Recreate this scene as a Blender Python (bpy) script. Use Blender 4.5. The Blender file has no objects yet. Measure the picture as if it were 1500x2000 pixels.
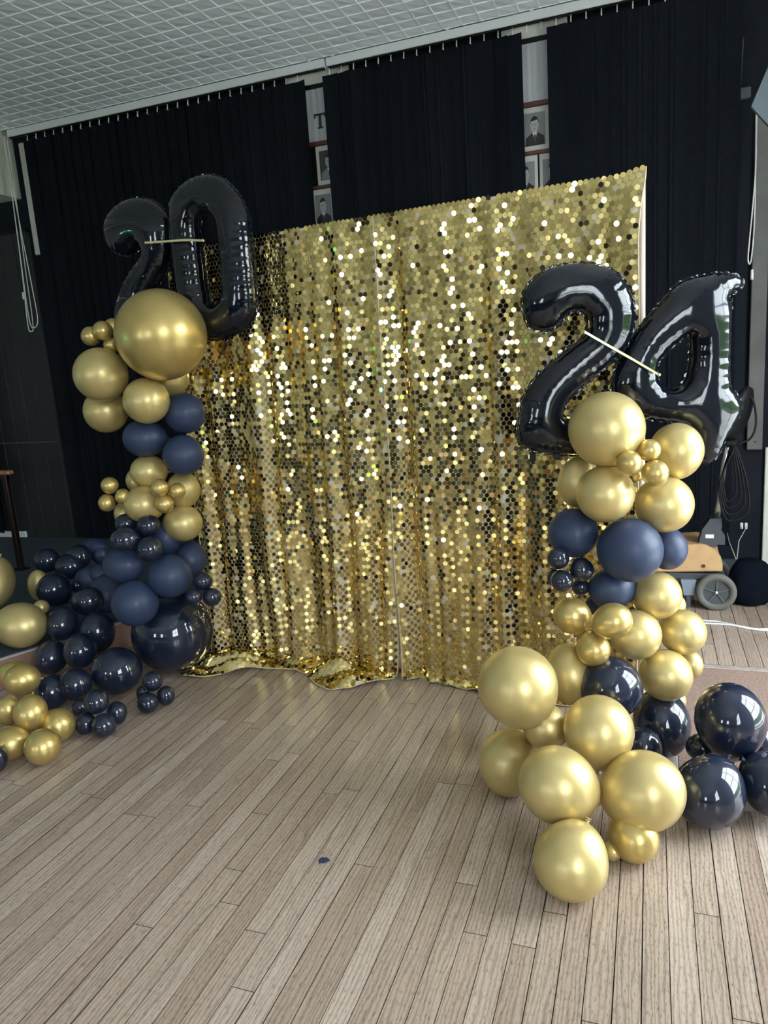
import bpy, math, random
import numpy as np
from mathutils import Vector, Matrix
from mathutils.geometry import delaunay_2d_cdt

random.seed(7); RNG = np.random.default_rng(7)
S = bpy.context.scene
COL = S.collection

# ------------------------------------------------------------------ camera
YAW, PITCH, ROLL, FPX, EYE = math.radians(-20.33), math.radians(11.35), math.radians(-4.0), 1436.0, 1.5
fw = Vector((math.sin(YAW)*math.cos(PITCH), math.cos(YAW)*math.cos(PITCH), -math.sin(PITCH)))
rt = Vector((math.cos(YAW), -math.sin(YAW), 0)); up = rt.cross(fw)
r2 = rt*math.cos(ROLL) + up*math.sin(ROLL); u2 = -rt*math.sin(ROLL) + up*math.cos(ROLL)
cam = bpy.data.cameras.new('camera'); camo = bpy.data.objects.new('camera', cam); COL.objects.link(camo)
cam.sensor_fit = 'VERTICAL'; cam.sensor_height = 36; cam.lens = 36*FPX/2000
camo.matrix_world = Matrix(((r2.x, u2.x, -fw.x, 0), (r2.y, u2.y, -fw.y, 0), (r2.z, u2.z, -fw.z, EYE), (0, 0, 0, 1)))
cam.clip_start = .05
S.camera = camo

# ------------------------------------------------------------------ world, exposure, daylight portals
S.view_settings.view_transform = 'Standard'; S.view_settings.look = 'None'
S.view_settings.gamma = 1; S.view_settings.use_curve_mapping = False
S.view_settings.exposure = 0.38
W = bpy.data.worlds.new('overcast_sky'); S.world = W; W.use_nodes = True
bg = W.node_tree.nodes['Background']; bg.inputs[0].default_value = (.84, .93, 1, 1); bg.inputs[1].default_value = 14.0
XR, XL, YB, YW, ZC = 1.65, -8.0, -5.5, 5.1, 3.53           # room: right wall, left wall, rear wall, blind wall, ceiling
RIGHT_OPEN = [(-2.6, -.3, .75, 2.85), (1.95, 3.6, .04, 2.8)]       # y0,y1,z0,z1  window, glazed door
REAR_OPEN = [(-4.9, -4.0, 1.1, 2.5), (-1.9, -1.0, 1.1, 2.5)]            # x0,x1,z0,z1
def portal(loc, rot, sx, sy):
    l = bpy.data.lights.new('daylight_portal', 'AREA'); l.shape = 'RECTANGLE'; l.size = sx; l.size_y = sy
    l.cycles.is_portal = True
    o = bpy.data.objects.new('daylight_portal', l); o.location = loc; o.rotation_euler = rot; COL.objects.link(o)
for y0, y1, z0, z1 in RIGHT_OPEN:
    portal((XR+.2, (y0+y1)/2, (z0+z1)/2), (0, math.pi/2, 0), z1-z0, y1-y0)
for x0, x1, z0, z1 in REAR_OPEN:
    portal(((x0+x1)/2, YB-.2, (z0+z1)/2), (math.pi/2, 0, 0), x1-x0, z1-z0)

# ------------------------------------------------------------------ helpers
def tag(o, label=None, cat=None, group=None, kind=None):
    if label: o['label'] = label
    if cat: o['category'] = cat
    if group: o['group'] = group
    if kind: o['kind'] = kind
    return o
def empty(name, loc=(0, 0, 0), rz=0.0):
    o = bpy.data.objects.new(name, None); o.location = loc; o.rotation_euler = (0, 0, rz); o.empty_display_size = .05
    COL.objects.link(o); return o
def link(name, me, parent=None):
    o = bpy.data.objects.new(name, me); COL.objects.link(o)
    if parent: o.parent = parent
    return o
def mesh(name, verts, faces, mat=None, smooth=False):
    me = bpy.data.meshes.new(name); me.from_pydata([tuple(v) for v in verts], [], [tuple(f) for f in faces])
    if mat: me.materials.append(mat)
    if smooth: me.polygons.foreach_set('use_smooth', [True]*len(me.polygons))
    me.update(); return me
class MB:
    """collects shapes for ONE mesh object"""
    def __init__(s): s.v = []; s.f = []
    def add(s, v, f):
        k = len(s.v); s.v += [tuple(p) for p in v]; s.f += [tuple(i+k for i in q) for q in f]; return s
    def box(s, x0, x1, y0, y1, z0, z1, bev=0.0):
        if bev <= 0:
            v = [(x, y, z) for z in (z0, z1) for y in (y0, y1) for x in (x0, x1)]
            return s.add(v, [(0, 2, 3, 1), (4, 5, 7, 6), (0, 1, 5, 4), (2, 6, 7, 3), (0, 4, 6, 2), (1, 3, 7, 5)])
        b = bev; k = []
        for z, i in ((z0, b), (z0+b, 0), (z1-b, 0), (z1, b)):
            k += [(x0+i, y0+b+0*i, z), (x0+b, y0+i, z), (x1-b, y0+i, z), (x1-i, y0+b, z), (x1-i, y1-b, z), (x1-b, y1-i, z), (x0+b, y1-i, z), (x0+i, y1-b, z)]
        f = [tuple(range(7, -1, -1)), tuple(range(24, 32))]
        for r in range(3):
            for j in range(8): f.append((r*8+j, r*8+(j+1) % 8, r*8+8+(j+1) % 8, r*8+8+j))
        return s.add(k, f)
    def tube(s, pts, rad, n=8, caps=True):
        pts = [Vector(p) for p in pts]; rs = rad if isinstance(rad, (list, tuple)) else [rad]*len(pts)
        t0 = (pts[1]-pts[0]).normalized(); a = t0.orthogonal().normalized(); v = []; f = []
        for i, p in enumerate(pts):
            t = ((pts[min(i+1, len(pts)-1)]-pts[max(i-1, 0)])).normalized()
            a = (a - t*a.dot(t)).normalized(); b = t.cross(a)
            for j in range(n):
                an = 2*math.pi*j/n; v.append(p + (a*math.cos(an)+b*math.sin(an))*rs[i])
        for i in range(len(pts)-1):
            for j in range(n): f.append((i*n+j, i*n+(j+1) % n, (i+1)*n+(j+1) % n, (i+1)*n+j))
        if caps: f.append(tuple(range(n-1, -1, -1))); f.append(tuple(range((len(pts)-1)*n, len(pts)*n)))
        return s.add(v, f)
    def lathe(s, prof, n=24, M=None, close=False):
        """prof: (r,z) pairs about local Z, M places it"""
        v = []; f = []
        for r, z in prof:
            for j in range(n):
                an = 2*math.pi*j/n; p = Vector((r*math.cos(an), r*math.sin(an), z)); v.append(M @ p if M else p)
        m = len(prof)
        for i in range(m if close else m-1):
            k = (i+1) % m
            for j in range(n): f.append((i*n+j, i*n+(j+1) % n, k*n+(j+1) % n, k*n+j))
        return s.add(v, f)
    def prism(s, poly, y0, y1):
        """polygon in XZ extruded along Y"""
        n = len(poly); v = [(x, y0, z) for x, z in poly] + [(x, y1, z) for x, z in poly]
        f = [tuple(range(n)), tuple(range(2*n-1, n-1, -1))]
        for j in range(n): f.append((j, n+j, n+(j+1) % n, (j+1) % n))
        return s.add(v, f)
    def build(s, name, mat, parent=None, smooth=False):
        return link(name, mesh(name, s.v, s.f, mat, smooth), parent)
def spline(pts, n=8):
    """Catmull-Rom through points"""
    P = [Vector(p) for p in pts]; P = [P[0]*2-P[1]] + P + [P[-1]*2-P[-2]]; o = []
    for i in range(1, len(P)-2):
        for k in range(n):
            t = k/n; a, b, c, d = P[i-1:i+3]
            o.append(.5*((2*b)+(c-a)*t+(2*a-5*b+4*c-d)*t*t+(3*b-a-3*c+d)*t**3))
    o.append(P[-2]); return o

# ------------------------------------------------------------------ materials
def mat(name, col, rough=.5, metal=0.0, coat=0.0, coatr=.05, spec=.5, ior=1.5):
    m = bpy.data.materials.new(name); m.use_nodes = True; b = m.node_tree.nodes['Principled BSDF']
    b.inputs['Base Color'].default_value = (*col, 1); b.inputs['Roughness'].default_value = rough
    b.inputs['Metallic'].default_value = metal; b.inputs['Coat Weight'].default_value = coat
    b.inputs['Coat Roughness'].default_value = coatr; b.inputs['Specular IOR Level'].default_value = spec
    b.inputs['IOR'].default_value = ior
    return m
def N(m, t, **kw):
    n = m.node_tree.nodes.new(t)
    for k, v in kw.items():
        if hasattr(n, k): setattr(n, k, v)
        else: n.inputs[k].default_value = v
    return n
def L(m, a, b): m.node_tree.links.new(a, b)
def bsdf(m): return m.node_tree.nodes['Principled BSDF']
def ramp(m, fac, stops):
    r = N(m, 'ShaderNodeValToRGB'); e = r.color_ramp.elements
    while len(e) < len(stops): e.new(.5)
    for el, (p, c) in zip(e, stops): el.position = p; el.color = (*c, 1) if len(c) == 3 else c
    L(m, fac, r.inputs[0]); return r
def noisy(name, c1, c2, scale, rough=.8, bump=0.0, bscale=None, detail=4, **kw):
    m = mat(name, c1, rough, **kw)
    g = N(m, 'ShaderNodeNewGeometry'); n = N(m, 'ShaderNodeTexNoise'); n.inputs['Scale'].default_value = scale; n.inputs['Detail'].default_value = detail
    L(m, g.outputs['Position'], n.inputs['Vector'])
    r = ramp(m, n.outputs[0], [(.3, c1), (.7, c2)]); L(m, r.outputs[0], bsdf(m).inputs['Base Color'])
    if bump:
        n2 = N(m, 'ShaderNodeTexNoise'); n2.inputs['Scale'].default_value = bscale or scale*4; L(m, g.outputs['Position'], n2.inputs['Vector'])
        bp = N(m, 'ShaderNodeBump'); bp.inputs['Strength'].default_value = bump; bp.inputs['Distance'].default_value = .004
        L(m, n2.outputs[0], bp.inputs['Height']); L(m, bp.outputs[0], bsdf(m).inputs['Normal'])
    return m

def oak():
    m = mat('oak_boards', (.4, .32, .25), .42, spec=.4)
    g = N(m, 'ShaderNodeNewGeometry'); oi = N(m, 'ShaderNodeObjectInfo')
    off = N(m, 'ShaderNodeVectorMath', operation='SCALE'); off.inputs[0].default_value = (7.3, 31.7, 0); L(m, oi.outputs['Random'], off.inputs['Scale'])
    ad = N(m, 'ShaderNodeVectorMath', operation='ADD'); L(m, g.outputs['Position'], ad.inputs[0]); L(m, off.outputs[0], ad.inputs[1])
    st = N(m, 'ShaderNodeMapping'); st.inputs['Scale'].default_value = (1, .11, 1); L(m, ad.outputs[0], st.inputs['Vector'])
    # fine pores, long dashes along the board
    n1 = N(m, 'ShaderNodeTexNoise'); n1.inputs['Scale'].default_value = 480; n1.inputs['Detail'].default_value = 3; L(m, st.outputs[0], n1.inputs['Vector'])
    # cathedral grain
    wv = N(m, 'ShaderNodeTexWave', wave_type='BANDS', bands_direction='X'); wv.inputs['Scale'].default_value = 26; wv.inputs['Distortion'].default_value = 11
    wv.inputs['Detail'].default_value = 3; wv.inputs['Detail Scale'].default_value = 1.2; L(m, st.outputs[0], wv.inputs['Vector'])
    n2 = N(m, 'ShaderNodeTexNoise'); n2.inputs['Scale'].default_value = 9; n2.inputs['Detail'].default_value = 5; L(m, st.outputs[0], n2.inputs['Vector'])
    base = ramp(m, oi.outputs['Random'], [(0, (.39, .302, .24)), (.4, (.43, .345, .278)), (.7, (.455, .368, .30)), (1, (.49, .408, .34))])
    pores = ramp(m, n1.outputs[0], [(.34, (.55, .5, .46)), (.45, (1, 1, 1))])
    grain = ramp(m, wv.outputs[0], [(0, (.74, .70, .66)), (.45, (1.0, .99, .98)), (1, (1.08, 1.07, 1.06))])
    blot = ramp(m, n2.outputs[0], [(.3, (.88, .87, .86)), (.7, (1.08, 1.08, 1.08))])
    prev = base.outputs[0]
    for r in (pores, grain, blot):
        mx = N(m, 'ShaderNodeMix', data_type='RGBA', blend_type='MULTIPLY'); mx.inputs[0].default_value = 1
        L(m, prev, mx.inputs[6]); L(m, r.outputs[0], mx.inputs[7]); prev = mx.outputs[2]
    L(m, prev, bsdf(m).inputs['Base Color'])
    rr = ramp(m, n2.outputs[0], [(.3, (.20,)*3), (.7, (.35,)*3)]); L(m, rr.outputs[0], bsdf(m).inputs['Roughness'])
    bp = N(m, 'ShaderNodeBump'); bp.inputs['Strength'].default_value = .12; bp.inputs['Distance'].default_value = .001
    L(m, n1.outputs[0], bp.inputs['Height']); L(m, bp.outputs[0], bsdf(m).inputs['Normal'])
    return m
OAK = oak()
GAP = mat('board_gap', (.025, .02, .016), .9)
OAKTRIM = noisy('grey_oak_strip', (.30, .26, .23), (.42, .38, .34), 30, .5)
CEIL = mat('ceiling_tile_paint', (.80, .84, .88), .75)
RIB = mat('ceiling_rib_paint', (.88, .91, .95), .7)
CREAM = noisy('cream_wall_paint', (.68, .68, .62), (.74, .73, .67), 3, .7)
BLACKWALL = noisy('black_wall_paint', (.010, .012, .018), (.014, .017, .024), 6, .8, spec=.1)
PANEL = noisy('black_panel_paint', (.011, .014, .016), (.015, .018, .02), 5, .6)
LINE = mat('panel_joint_grey', (.06, .06, .06), .6)
VANE = noisy('black_blind_fabric', (.007, .009, .013), (.010, .012, .017), 40, .95, spec=.08, bump=.2, bscale=900)
RAILW = mat('white_rail', (.72, .74, .74), .4)
PLAST = mat('white_plastic', (.8, .8, .78), .4)
CORD = mat('white_cord', (.7, .7, .66), .6)
CARPET = noisy('stage_carpet', (.022, .037, .052), (.038, .057, .075), 60, .95, bump=.5, bscale=500)
RISER = noisy('stage_riser_wood', (.30, .17, .12), (.38, .22, .16), 12, .5)
NOSING = mat('stage_nosing', (.42, .36, .33), .5)
COIR = noisy('coir_mat', (.20, .11, .08), (.50, .36, .29), 190, .95, bump=1.0, bscale=600)
DARKWOOD = mat('dark_red_wood', (.10, .03, .018), .4)
RAILWOOD = noisy('handrail_wood', (.30, .13, .075), (.38, .18, .11), 20, .4)
POST = mat('dark_metal_post', (.018, .012, .010), .3, metal=.5)
GOLD = mat('gold_pearl_latex', (.62, .49, .205), .39, metal=.54, coat=.3, coatr=.18)
GOLDC = mat('gold_satin_latex', (.60, .45, .16), .34, metal=.70, coat=.3, coatr=.15)
NAVY = mat('navy_glossy_latex', (.0075, .013, .033), .5, coat=1.0, coatr=.02, spec=.12); bsdf(NAVY).inputs['Coat IOR'].default_value = 1.62
NAVYM = mat('navy_matte_latex', (.025, .041, .092), .5, coat=.15, coatr=.25, spec=.4)
BALMAT = {'G': GOLD, 'GC': GOLDC, 'N': NAVY, 'NM': NAVYM}
FOIL = mat('black_foil', (.003, .005, .011), .10, coat=.2, coatr=.04, spec=.45, ior=1.5)
RIBBON = mat('gold_ribbon', (.75, .66, .38), .3, metal=.5)
SEQ = mat('gold_sequin', (.86, .665, .245), .075, metal=1.0)
NET = mat('champagne_net', (.66, .60, .44), .6)
HEM = mat('champagne_hem', (.66, .55, .30), .45)
STAND = mat('white_stand_pole', (.78, .66, .55), .35)
GREYPL = mat('grey_machine_plastic', (.06, .067, .078), .55)
BLACKPL = mat('black_plastic', (.006, .006, .007), .55, spec=.25)
CHROME = mat('brushed_tube', (.62, .62, .62), .3, metal=1)
MWOOD = noisy('machine_plywood', (.52, .32, .15), (.60, .38, .19), 18, .45)
TYRE = mat('grey_tyre', (.13, .13, .11), .7)
BAG = noisy('dark_bag_cloth', (.003, .0045, .009), (.005, .007, .012), 30, .95, bump=.4, bscale=120, spec=.05)
GREYBOX = mat('blue_grey_box', (.11, .135, .15), .6, spec=.2)
WFRAME = mat('window_frame_paint', (.75, .75, .72), .5)
WAINS_ADDED = mat('added_dark_wainscot', (.05, .028, .016), .4)  # for the added rear band that darkens the sequin reflections
LAWN = noisy('lawn', (.05, .10, .02), (.12, .2, .04), 2, .9)
def glass():
    m = bpy.data.materials.new('window_glass'); m.use_nodes = True; nt = m.node_tree; nt.nodes.clear()
    o = nt.nodes.new('ShaderNodeOutputMaterial'); t = nt.nodes.new('ShaderNodeBsdfTransparent'); g = nt.nodes.new('ShaderNodeBsdfGlossy'); g.inputs['Roughness'].default_value = .02
    x = nt.nodes.new('ShaderNodeMixShader'); x.inputs[0].default_value = .06
    nt.links.new(t.outputs[0], x.inputs[1]); nt.links.new(g.outputs[0], x.inputs[2]); nt.links.new(x.outputs[0], o.inputs[0]); return m
GLASS = glass()

# ------------------------------------------------------------------ floor
def st(o, label): return tag(o, label, kind='structure')
PW, PX0 = .0645, -.2741                                 # board pitch and one joint line
floor = MB().box(XL, XR, YB, YW+.15, -.08, -.012).build('floor', GAP); st(floor, 'pale oak strip floor of the hall')
bm_unit = mesh('board', [(x, y, z) for z in (-.012, 0) for y in (0, 1) for x in (0, 1)], [(0, 2, 3, 1), (4, 5, 7, 6), (0, 1, 5, 4), (2, 6, 7, 3), (0, 4, 6, 2), (1, 3, 7, 5)], OAK)
bm_unit.materials.append(GAP)
for p in bm_unit.polygons: p.material_index = 0 if p.index == 1 else 1       # grime on the hidden board edges
MATR = (.10, 1.6, 2.43, 3.53)                            # sunken doormat x0,x1,y0,y1
boards = []
k0, k1 = math.floor((-3.7-PX0)/PW), math.ceil((XR-PX0)/PW)
rb = random.Random(11)
for k in range(k0, k1):
    x0 = PX0+k*PW; y = .55-rb.random()*.9
    while y < YW:
        ln = rb.choice((.7, .95, 1.2, 1.5, 1.8, 2.2)); ys, ye = max(y, .3), min(y+ln, YW); y += ln
        segs = [(ys, ye)]
        if x0+PW > MATR[0]-.04 and x0 < MATR[1]:
            segs = [(a, b) for a, b in ((ys, min(ye, MATR[2]-.045)), (max(ys, MATR[3]+.045), ye)) if b-a > .02]
        boards += [(x0, a, b) for a, b in segs if b-a > .02]
def cam_uv(p):
    d = Vector(p)-Vector((0, 0, EYE)); z = d.dot(fw)
    return (750+FPX*d.dot(r2)/z, 1000-FPX*d.dot(u2)/z, z) if z > .05 else None
def inview(b):
    for fx in (0, 1):
        for t in np.linspace(0, 1, 7):
            q = cam_uv((b[0]+fx*PW, b[1]+t*(b[2]-b[1]), 0))
            if q and -20 < q[0] < 1520 and -20 < q[1] < 2020: return True
    return False
vis = sorted([b for b in boards if inview(b)], key=lambda b: (b[0]**2+((b[1]+b[2])/2)**2))
single = set(vis[:300]); rest = MB()
for b in boards:
    g = .0008+.0011*rb.random()**1.5; e = .001
    if b in single:
        o = link('board', bm_unit, floor); o.location = (b[0]+g, b[1]+e, 0); o.scale = (PW-2*g, b[2]-b[1]-2*e, 1)
    else: rest.box(b[0]+g, b[0]+PW-g, b[1]+e, b[2]-e, -.012, 0)
for k in range(math.floor((XL-PX0)/PW), k1):          # rest of the hall floor
    x0 = PX0+k*PW
    if k < k0: rest.box(x0+.001, x0+PW-.001, YB, YW, -.012, 0)
    else: rest.box(x0+.001, x0+PW-.001, YB, .3, -.012, 0)
tag(rest.build('boards', OAK, floor), kind='stuff')
mo = empty('doormat', ((MATR[0]+MATR[1])/2, (MATR[2]+MATR[3])/2, -.012)); tag(mo, 'pinkish brown coir doormat sunk into the oak floor at right', 'doormat')
mx, my = (MATR[1]-MATR[0])/2, (MATR[3]-MATR[2])/2
MB().box(-mx, mx, -my, my, 0, .013).build('mat_pad', COIR, mo)
for a in ((-mx-.04, mx, -my-.042, -my-.002), (-mx-.04, mx, my+.002, my+.042), (-mx-.042, -mx-.002, -my, my)):
    MB().box(*a, 0, .014, .003).build('border_strip', OAKTRIM, mo)

# ------------------------------------------------------------------ ceiling with embossed tiles
TPX, TPY, TX0, TY0 = .1182, .1143, -2.881, 3.621
ceil = MB().box(XL, XR, YB, YW+.1, ZC+.004, ZC+.1).build('ceiling', CEIL); st(ceil, 'grey white ceiling of embossed square tiles')
def cell_mesh():
    h = .0048; n = 4; v = []; f = []
    for j in range(n+1):
        for i in range(n+1):
            a, b = i/n, j/n; dd = abs(a-b); z = -h*max(0, 1-dd*1.5)*min(1, 1.2-dd)
            if i in (0, n) or j in (0, n): z *= .55
            v.append(((a-.5)*(TPX-.0035), (b-.5)*(TPY-.0035), z))
    for j in range(n):
        for i in range(n): q = j*(n+1)+i; f.append((q, q+n+1, q+n+2, q+1))
    return mesh('tile', v, f, CEIL)
cm = cell_mesh(); cells = []
i0, i1 = math.ceil((-4.87-TX0)/TPX), math.floor((XR-TX0)/TPX)
j0, j1 = math.floor((1.5-TY0)/TPY), math.floor((4.99-TY0)/TPY)
for i in range(i0, i1):
    for j in range(j0, j1+1): cells.append((TX0+(i+.5)*TPX, TY0+(j+.5)*TPY))
def cellvis(c):
    q = cam_uv((c[0], c[1], ZC)); return q and -30 < q[0] < 1530 and -30 < q[1] < 400
cv = sorted([c for c in cells if cellvis(c)], key=lambda c: c[0]**2+c[1]**2); csing = set(cv[:300]); crest = MB()
cvv = [tuple(v.co) for v in cm.vertices]; cff = [tuple(p.vertices) for p in cm.polygons]
for c in cells:
    if c in csing: o = link('tile', cm, ceil); o.location = (c[0], c[1], ZC)
    else: crest.add([(x+c[0], y+c[1], z+ZC) for x, y, z in cvv], cff)
tag(crest.build('tiles', CEIL, ceil), kind='stuff')
rb_ = MB()
for i in range(i0, i1+1): rb_.box(TX0+i*TPX-.0023, TX0+i*TPX+.0023, TY0+j0*TPY, 5.0, ZC-.0062, ZC+.004)
for j in range(j0, j1+2): rb_.box(-4.87, XR, TY0+j*TPY-.0023, TY0+j*TPY+.0023, ZC-.0063, ZC+.004)
rb_.build('tile_ribs', RIB, ceil)

# ------------------------------------------------------------------ walls with openings
def wall_x(name, x0, x1, y0, y1, opens, m, label):
    b = MB(); ys = sorted({y0, y1} | {o[0] for o in opens} | {o[1] for o in opens})
    for a, c in zip(ys, ys[1:]):
        o = next((o for o in opens if o[0] <= a and c <= o[1]), None)
        if o: 
            if o[2] > .05: b.box(x0, x1, a, c, 0, o[2])
            b.box(x0, x1, a, c, o[3], ZC)
        else: b.box(x0, x1, a, c, 0, ZC)
    return st(b.build(name, m), label)
def wall_y(name, y0, y1, x0, x1, opens, m, label):
    b = MB(); xs = sorted({x0, x1} | {o[0] for o in opens} | {o[1] for o in opens})
    for a, c in zip(xs, xs[1:]):
        o = next((o for o in opens if o[0] <= a and c <= o[1]), None)
        if o: b.box(a, c, y0, y1, 0, o[2]); b.box(a, c, y0, y1, o[3], ZC)
        else: b.box(a, c, y0, y1, 0, ZC)
    return st(b.build(name, m), label)
wall_x('wall_right', XR, XR+.15, YB, YW+.1, RIGHT_OPEN, CREAM, 'cream right wall with window and glazed door')
wall_x('wall_left', XL-.15, XL, YB, YW+.1, [], CREAM, 'cream far left wall beyond the stage')
wall_y('wall_rear', YB-.15, YB, XL, XR, REAR_OPEN, CREAM, 'cream rear wall with two windows')
wb = MB().box(XL, XR, YW, YW+.12, 0, ZC).build('wall_back', BLACKWALL); st(wb, 'black painted wall behind the vertical blinds')
def window_frame(name, axis, a0, a1, z0, z1, pos, nv, nh, label):
    r = empty(name, (0, 0, 0)); st(r, label); t = .05
    def bar(u0, u1, w0, w1, nm='frame_bar', d=.03):
        (MB().box(pos-d, pos+d, u0, u1, w0, w1) if axis == 'x' else MB().box(u0, u1, pos-d, pos+d, w0, w1)).build(nm, WFRAME, r)
    bar(a0, a0+t, z0, z1); bar(a1-t, a1, z0, z1); bar(a0+t, a1-t, z0, z0+t); bar(a0+t, a1-t, z1-t, z1)
    us = np.linspace(a0, a1, nv+1); ws = np.linspace(z0, z1, nh+1)
    for u in us[1:-1]: bar(u-.02, u+.02, z0+t, z1-t, 'mullion', .02)
    for w in ws[1:-1]: bar(a0+t, a1-t, w-.018, w+.018, 'mullion', .018)
    for i in range(nv):
        for j in range(nh):
            q = (us[i], us[i+1], ws[j], ws[j+1])
            (MB().box(pos-.003, pos+.003, *q) if axis == 'x' else MB().box(q[0], q[1], pos-.003, pos+.003, q[2], q[3])).build('pane', GLASS, r)
window_frame('window_1', 'x', *RIGHT_OPEN[0], XR+.09, 3, 2, 'white framed window in the right wall')
window_frame('door_1', 'x', *RIGHT_OPEN[1], XR+.09, 2, 3, 'glazed double door in the right wall')
for i, o in enumerate(REAR_OPEN): window_frame('window_%d' % (i+2), 'y', *o, YB-.09, 2, 2, 'white framed window in the rear wall')
wn = MB().box(XL, XR, YB, YB+.03, 0, 1.09).build('added_wainscot', WAINS_ADDED); st(wn, 'dark wainscot added along the unseen rear wall for the sequins to reflect')  # added out of view to put dark tones into the sequin reflections
cp = MB().box(XL+.02, XR-.02, YB+.03, -1.6, .0005, .006).build('added_rear_carpet', CARPET); st(cp, 'dark carpet added over the unseen rear floor for the sequins to reflect')  # added behind the camera so sequins mirror a dark floor there
lawn = MB().box(XR+4.5, 30, -30, 40, -.4, -.3).build('lawn', LAWN); st(lawn, 'green lawn beyond the patio')
pat = MB().box(XR+.15, XR+4.5, -12, 16, -.12, -.04).build('patio', mat('patio_paving', (.68, .67, .64), .8)); st(pat, 'pale paving outside the glazed door')
hed = MB().box(XR+11, XR+12.5, -20, 26, -.3, 1.9).build('hedge', LAWN); st(hed, 'green hedge behind the lawn')
bk = MB().box(-5.35, -4.87, -1.0, YW, 3.03, ZC).build('trim_1', CREAM); st(bk, 'pale bulkhead over the stage wing at upper left')
sk = MB().box(-2.6, XR, YW-.018, YW, 0, .105, .003).build('baseboard_back', mat('dark_skirting', (.03, .04, .05), .5)); st(sk, 'dark skirting board along the black wall')

# black panelled boxing on the wall left of the blinds
pn = empty('wall_panelling', (-5.2, YW, .17)); tag(pn, 'black boarded panelling on the wall left of the long blinds', 'panelling')
for i in range(5):
    x = -5.62+i*.155-(-5.2)
    MB().box(x, x+.150, -.03, -.002, .0, 2.6, .003).build('plank', PANEL, pn)
    MB().box(x+.150, x+.155, -.022, -.002, .0, 2.6).build('joint', LINE, pn)
MB().box(-.45, .36, -.045, -.03, .86, .872).build('batten', LINE, pn)
MB().box(-.45, .36, -.04, -.01, 2.6, 2.62).build('top_batten', BLACKPL, pn)
tag(MB().box(-4.80, -4.70, YW-.02, YW, 2.58, 3.44, .004).build('wall_batten', CREAM), 'narrow grey cream batten beside the left end of the blinds', 'batten')

# ------------------------------------------------------------------ stage
SP = [(-7.95, 1.2), (-3.75, 1.2), (-3.12, 2.65), (-2.80, 3.33), (-2.62, 3.75), (-2.62, YW-.02), (-7.95, YW-.02)]
sg = empty('stage', (-5, 3.5, 0)); tag(sg, 'low stage step with dark blue carpet and reddish wooden front', 'stage')
def poly_prism(poly, z0, z1, org):
    n = len(poly); v = [(x-org[0], y-org[1], z0) for x, y in poly]+[(x-org[0], y-org[1], z1) for x, y in poly]
    return MB().add(v, [tuple(range(n-1, -1, -1)), tuple(range(n, 2*n))]+[(j, (j+1) % n, n+(j+1) % n, n+j) for j in range(n)])
poly_prism(SP, .001, .158, (-5, 3.5)).build('riser', RISER, sg)
poly_prism([(x-.012 if x > -7 else x, y) for x, y in SP], .158, .17, (-5, 3.5)).build('carpet', CARPET, sg)
nb = MB()
for (x0, y0), (x1, y1) in zip(SP[1:5], SP[2:6]):
    nb.tube([(x0+5, y0-3.5, .155), (x1+5, y1-3.5, .155)], .009, 6)
nb.build('nosing', NOSING, sg)

# ------------------------------------------------------------------ vertical blinds
HOOK = MB().tube([(0, 0, 0), (0, 0, -.022), (0, -.008, -.03), (0, -.004, -.038), (0, .004, -.036)], .0042, 6); hookm = mesh('hook', HOOK.v, HOOK.f, PLAST, True)
def vane_mesh(w, h):
    n = 6; v = []; f = []
    for z in (0, -h):
        for i in range(n+1):
            a = i/n-.5; v.append((a*w, .008*(1-4*a*a), z))
    for i in range(n): f.append((i, i+1, n+1+i+1, n+1+i))
    me = mesh('vane', v, f, VANE, True); return me
def blind(x0, x1, hooks, skip, zr, zb, label, ends, yr=5.0, seed=1):
    r = empty('vertical_blind', ((x0+x1)/2, yr, zb)); tag(r, label, 'blind', 'vertical blinds on the long wall')
    cx, dz = (x0+x1)/2, zb
    MB().box(x0-cx, x1-cx, -.022, .022, zr-dz, zr+.052-dz, .004).build('head_rail', RAILW, r)
    MB().box(x0-cx+.01, x1-cx-.01, -.012, .012, zr-.010-dz, zr-dz).build('track', BLACKPL, r)
    rr = random.Random(seed); vm = vane_mesh(.112, zr-.045-zb)
    for i, x in enumerate(hooks):
        o = link('hook', hookm, r); o.location = (x-cx, 0, zr-.008-dz)
        if i in skip: continue
        v = link('vane', vm, r); v.location = (x-cx, rr.uniform(-.004, .004), zr-.045-dz); v.rotation_euler = (0, rr.uniform(-.002, .002), math.radians(rr.gauss(-5, 4)))
        MB().box(-.05, .05, -.004, .012, -(zr-.045-zb)-.012, -(zr-.045-zb)+.0).build('weight', BLACKPL, v) if False else None
    for x in ends: MB().box(x-cx-.009, x-cx+.009, -.03, .03, zr+.045-dz, zr+.056-dz).build('bracket', RAILW, r)
    return r
ZR = 3.462
HB1 = [-4.62+.0875*i for i in range(28)]
HB1 = [h for h in HB1 if h < -2.22]
blind(-4.80, -2.045, HB1, set(), ZR, .215, 'long black vertical blind left of the white letter panel', (-4.72, -3.9, -3.05, -2.15), seed=3)
HB2 = [-2.022+.0872*i for i in range(29)]
skip2 = {i for i, x in enumerate(HB2) if -.79 < x < -.56}
blind(-2.035, .62, HB2, skip2, ZR, .215, 'long black vertical blind above the gold curtain with a portrait showing', (-1.98, -1.2, -.68, .2), seed=5)
r = empty('vertical_blind', (-5.75, 4.93, .24)); tag(r, 'short dark vertical blind at far left behind the handrail', 'blind', 'vertical blinds on the long wall')
vmS = vane_mesh(.13, 2.2)
for i in range(7):
    v = link('vane', vmS, r); v.location = (-.42+i*.105, 0, 2.2); v.rotation_euler = (0, 0, math.radians(-12-5*(i % 2)))
MB().box(-.52, .3, -.02, .02, 2.2, 2.24).build('head_rail', BLACKPL, r)
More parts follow.
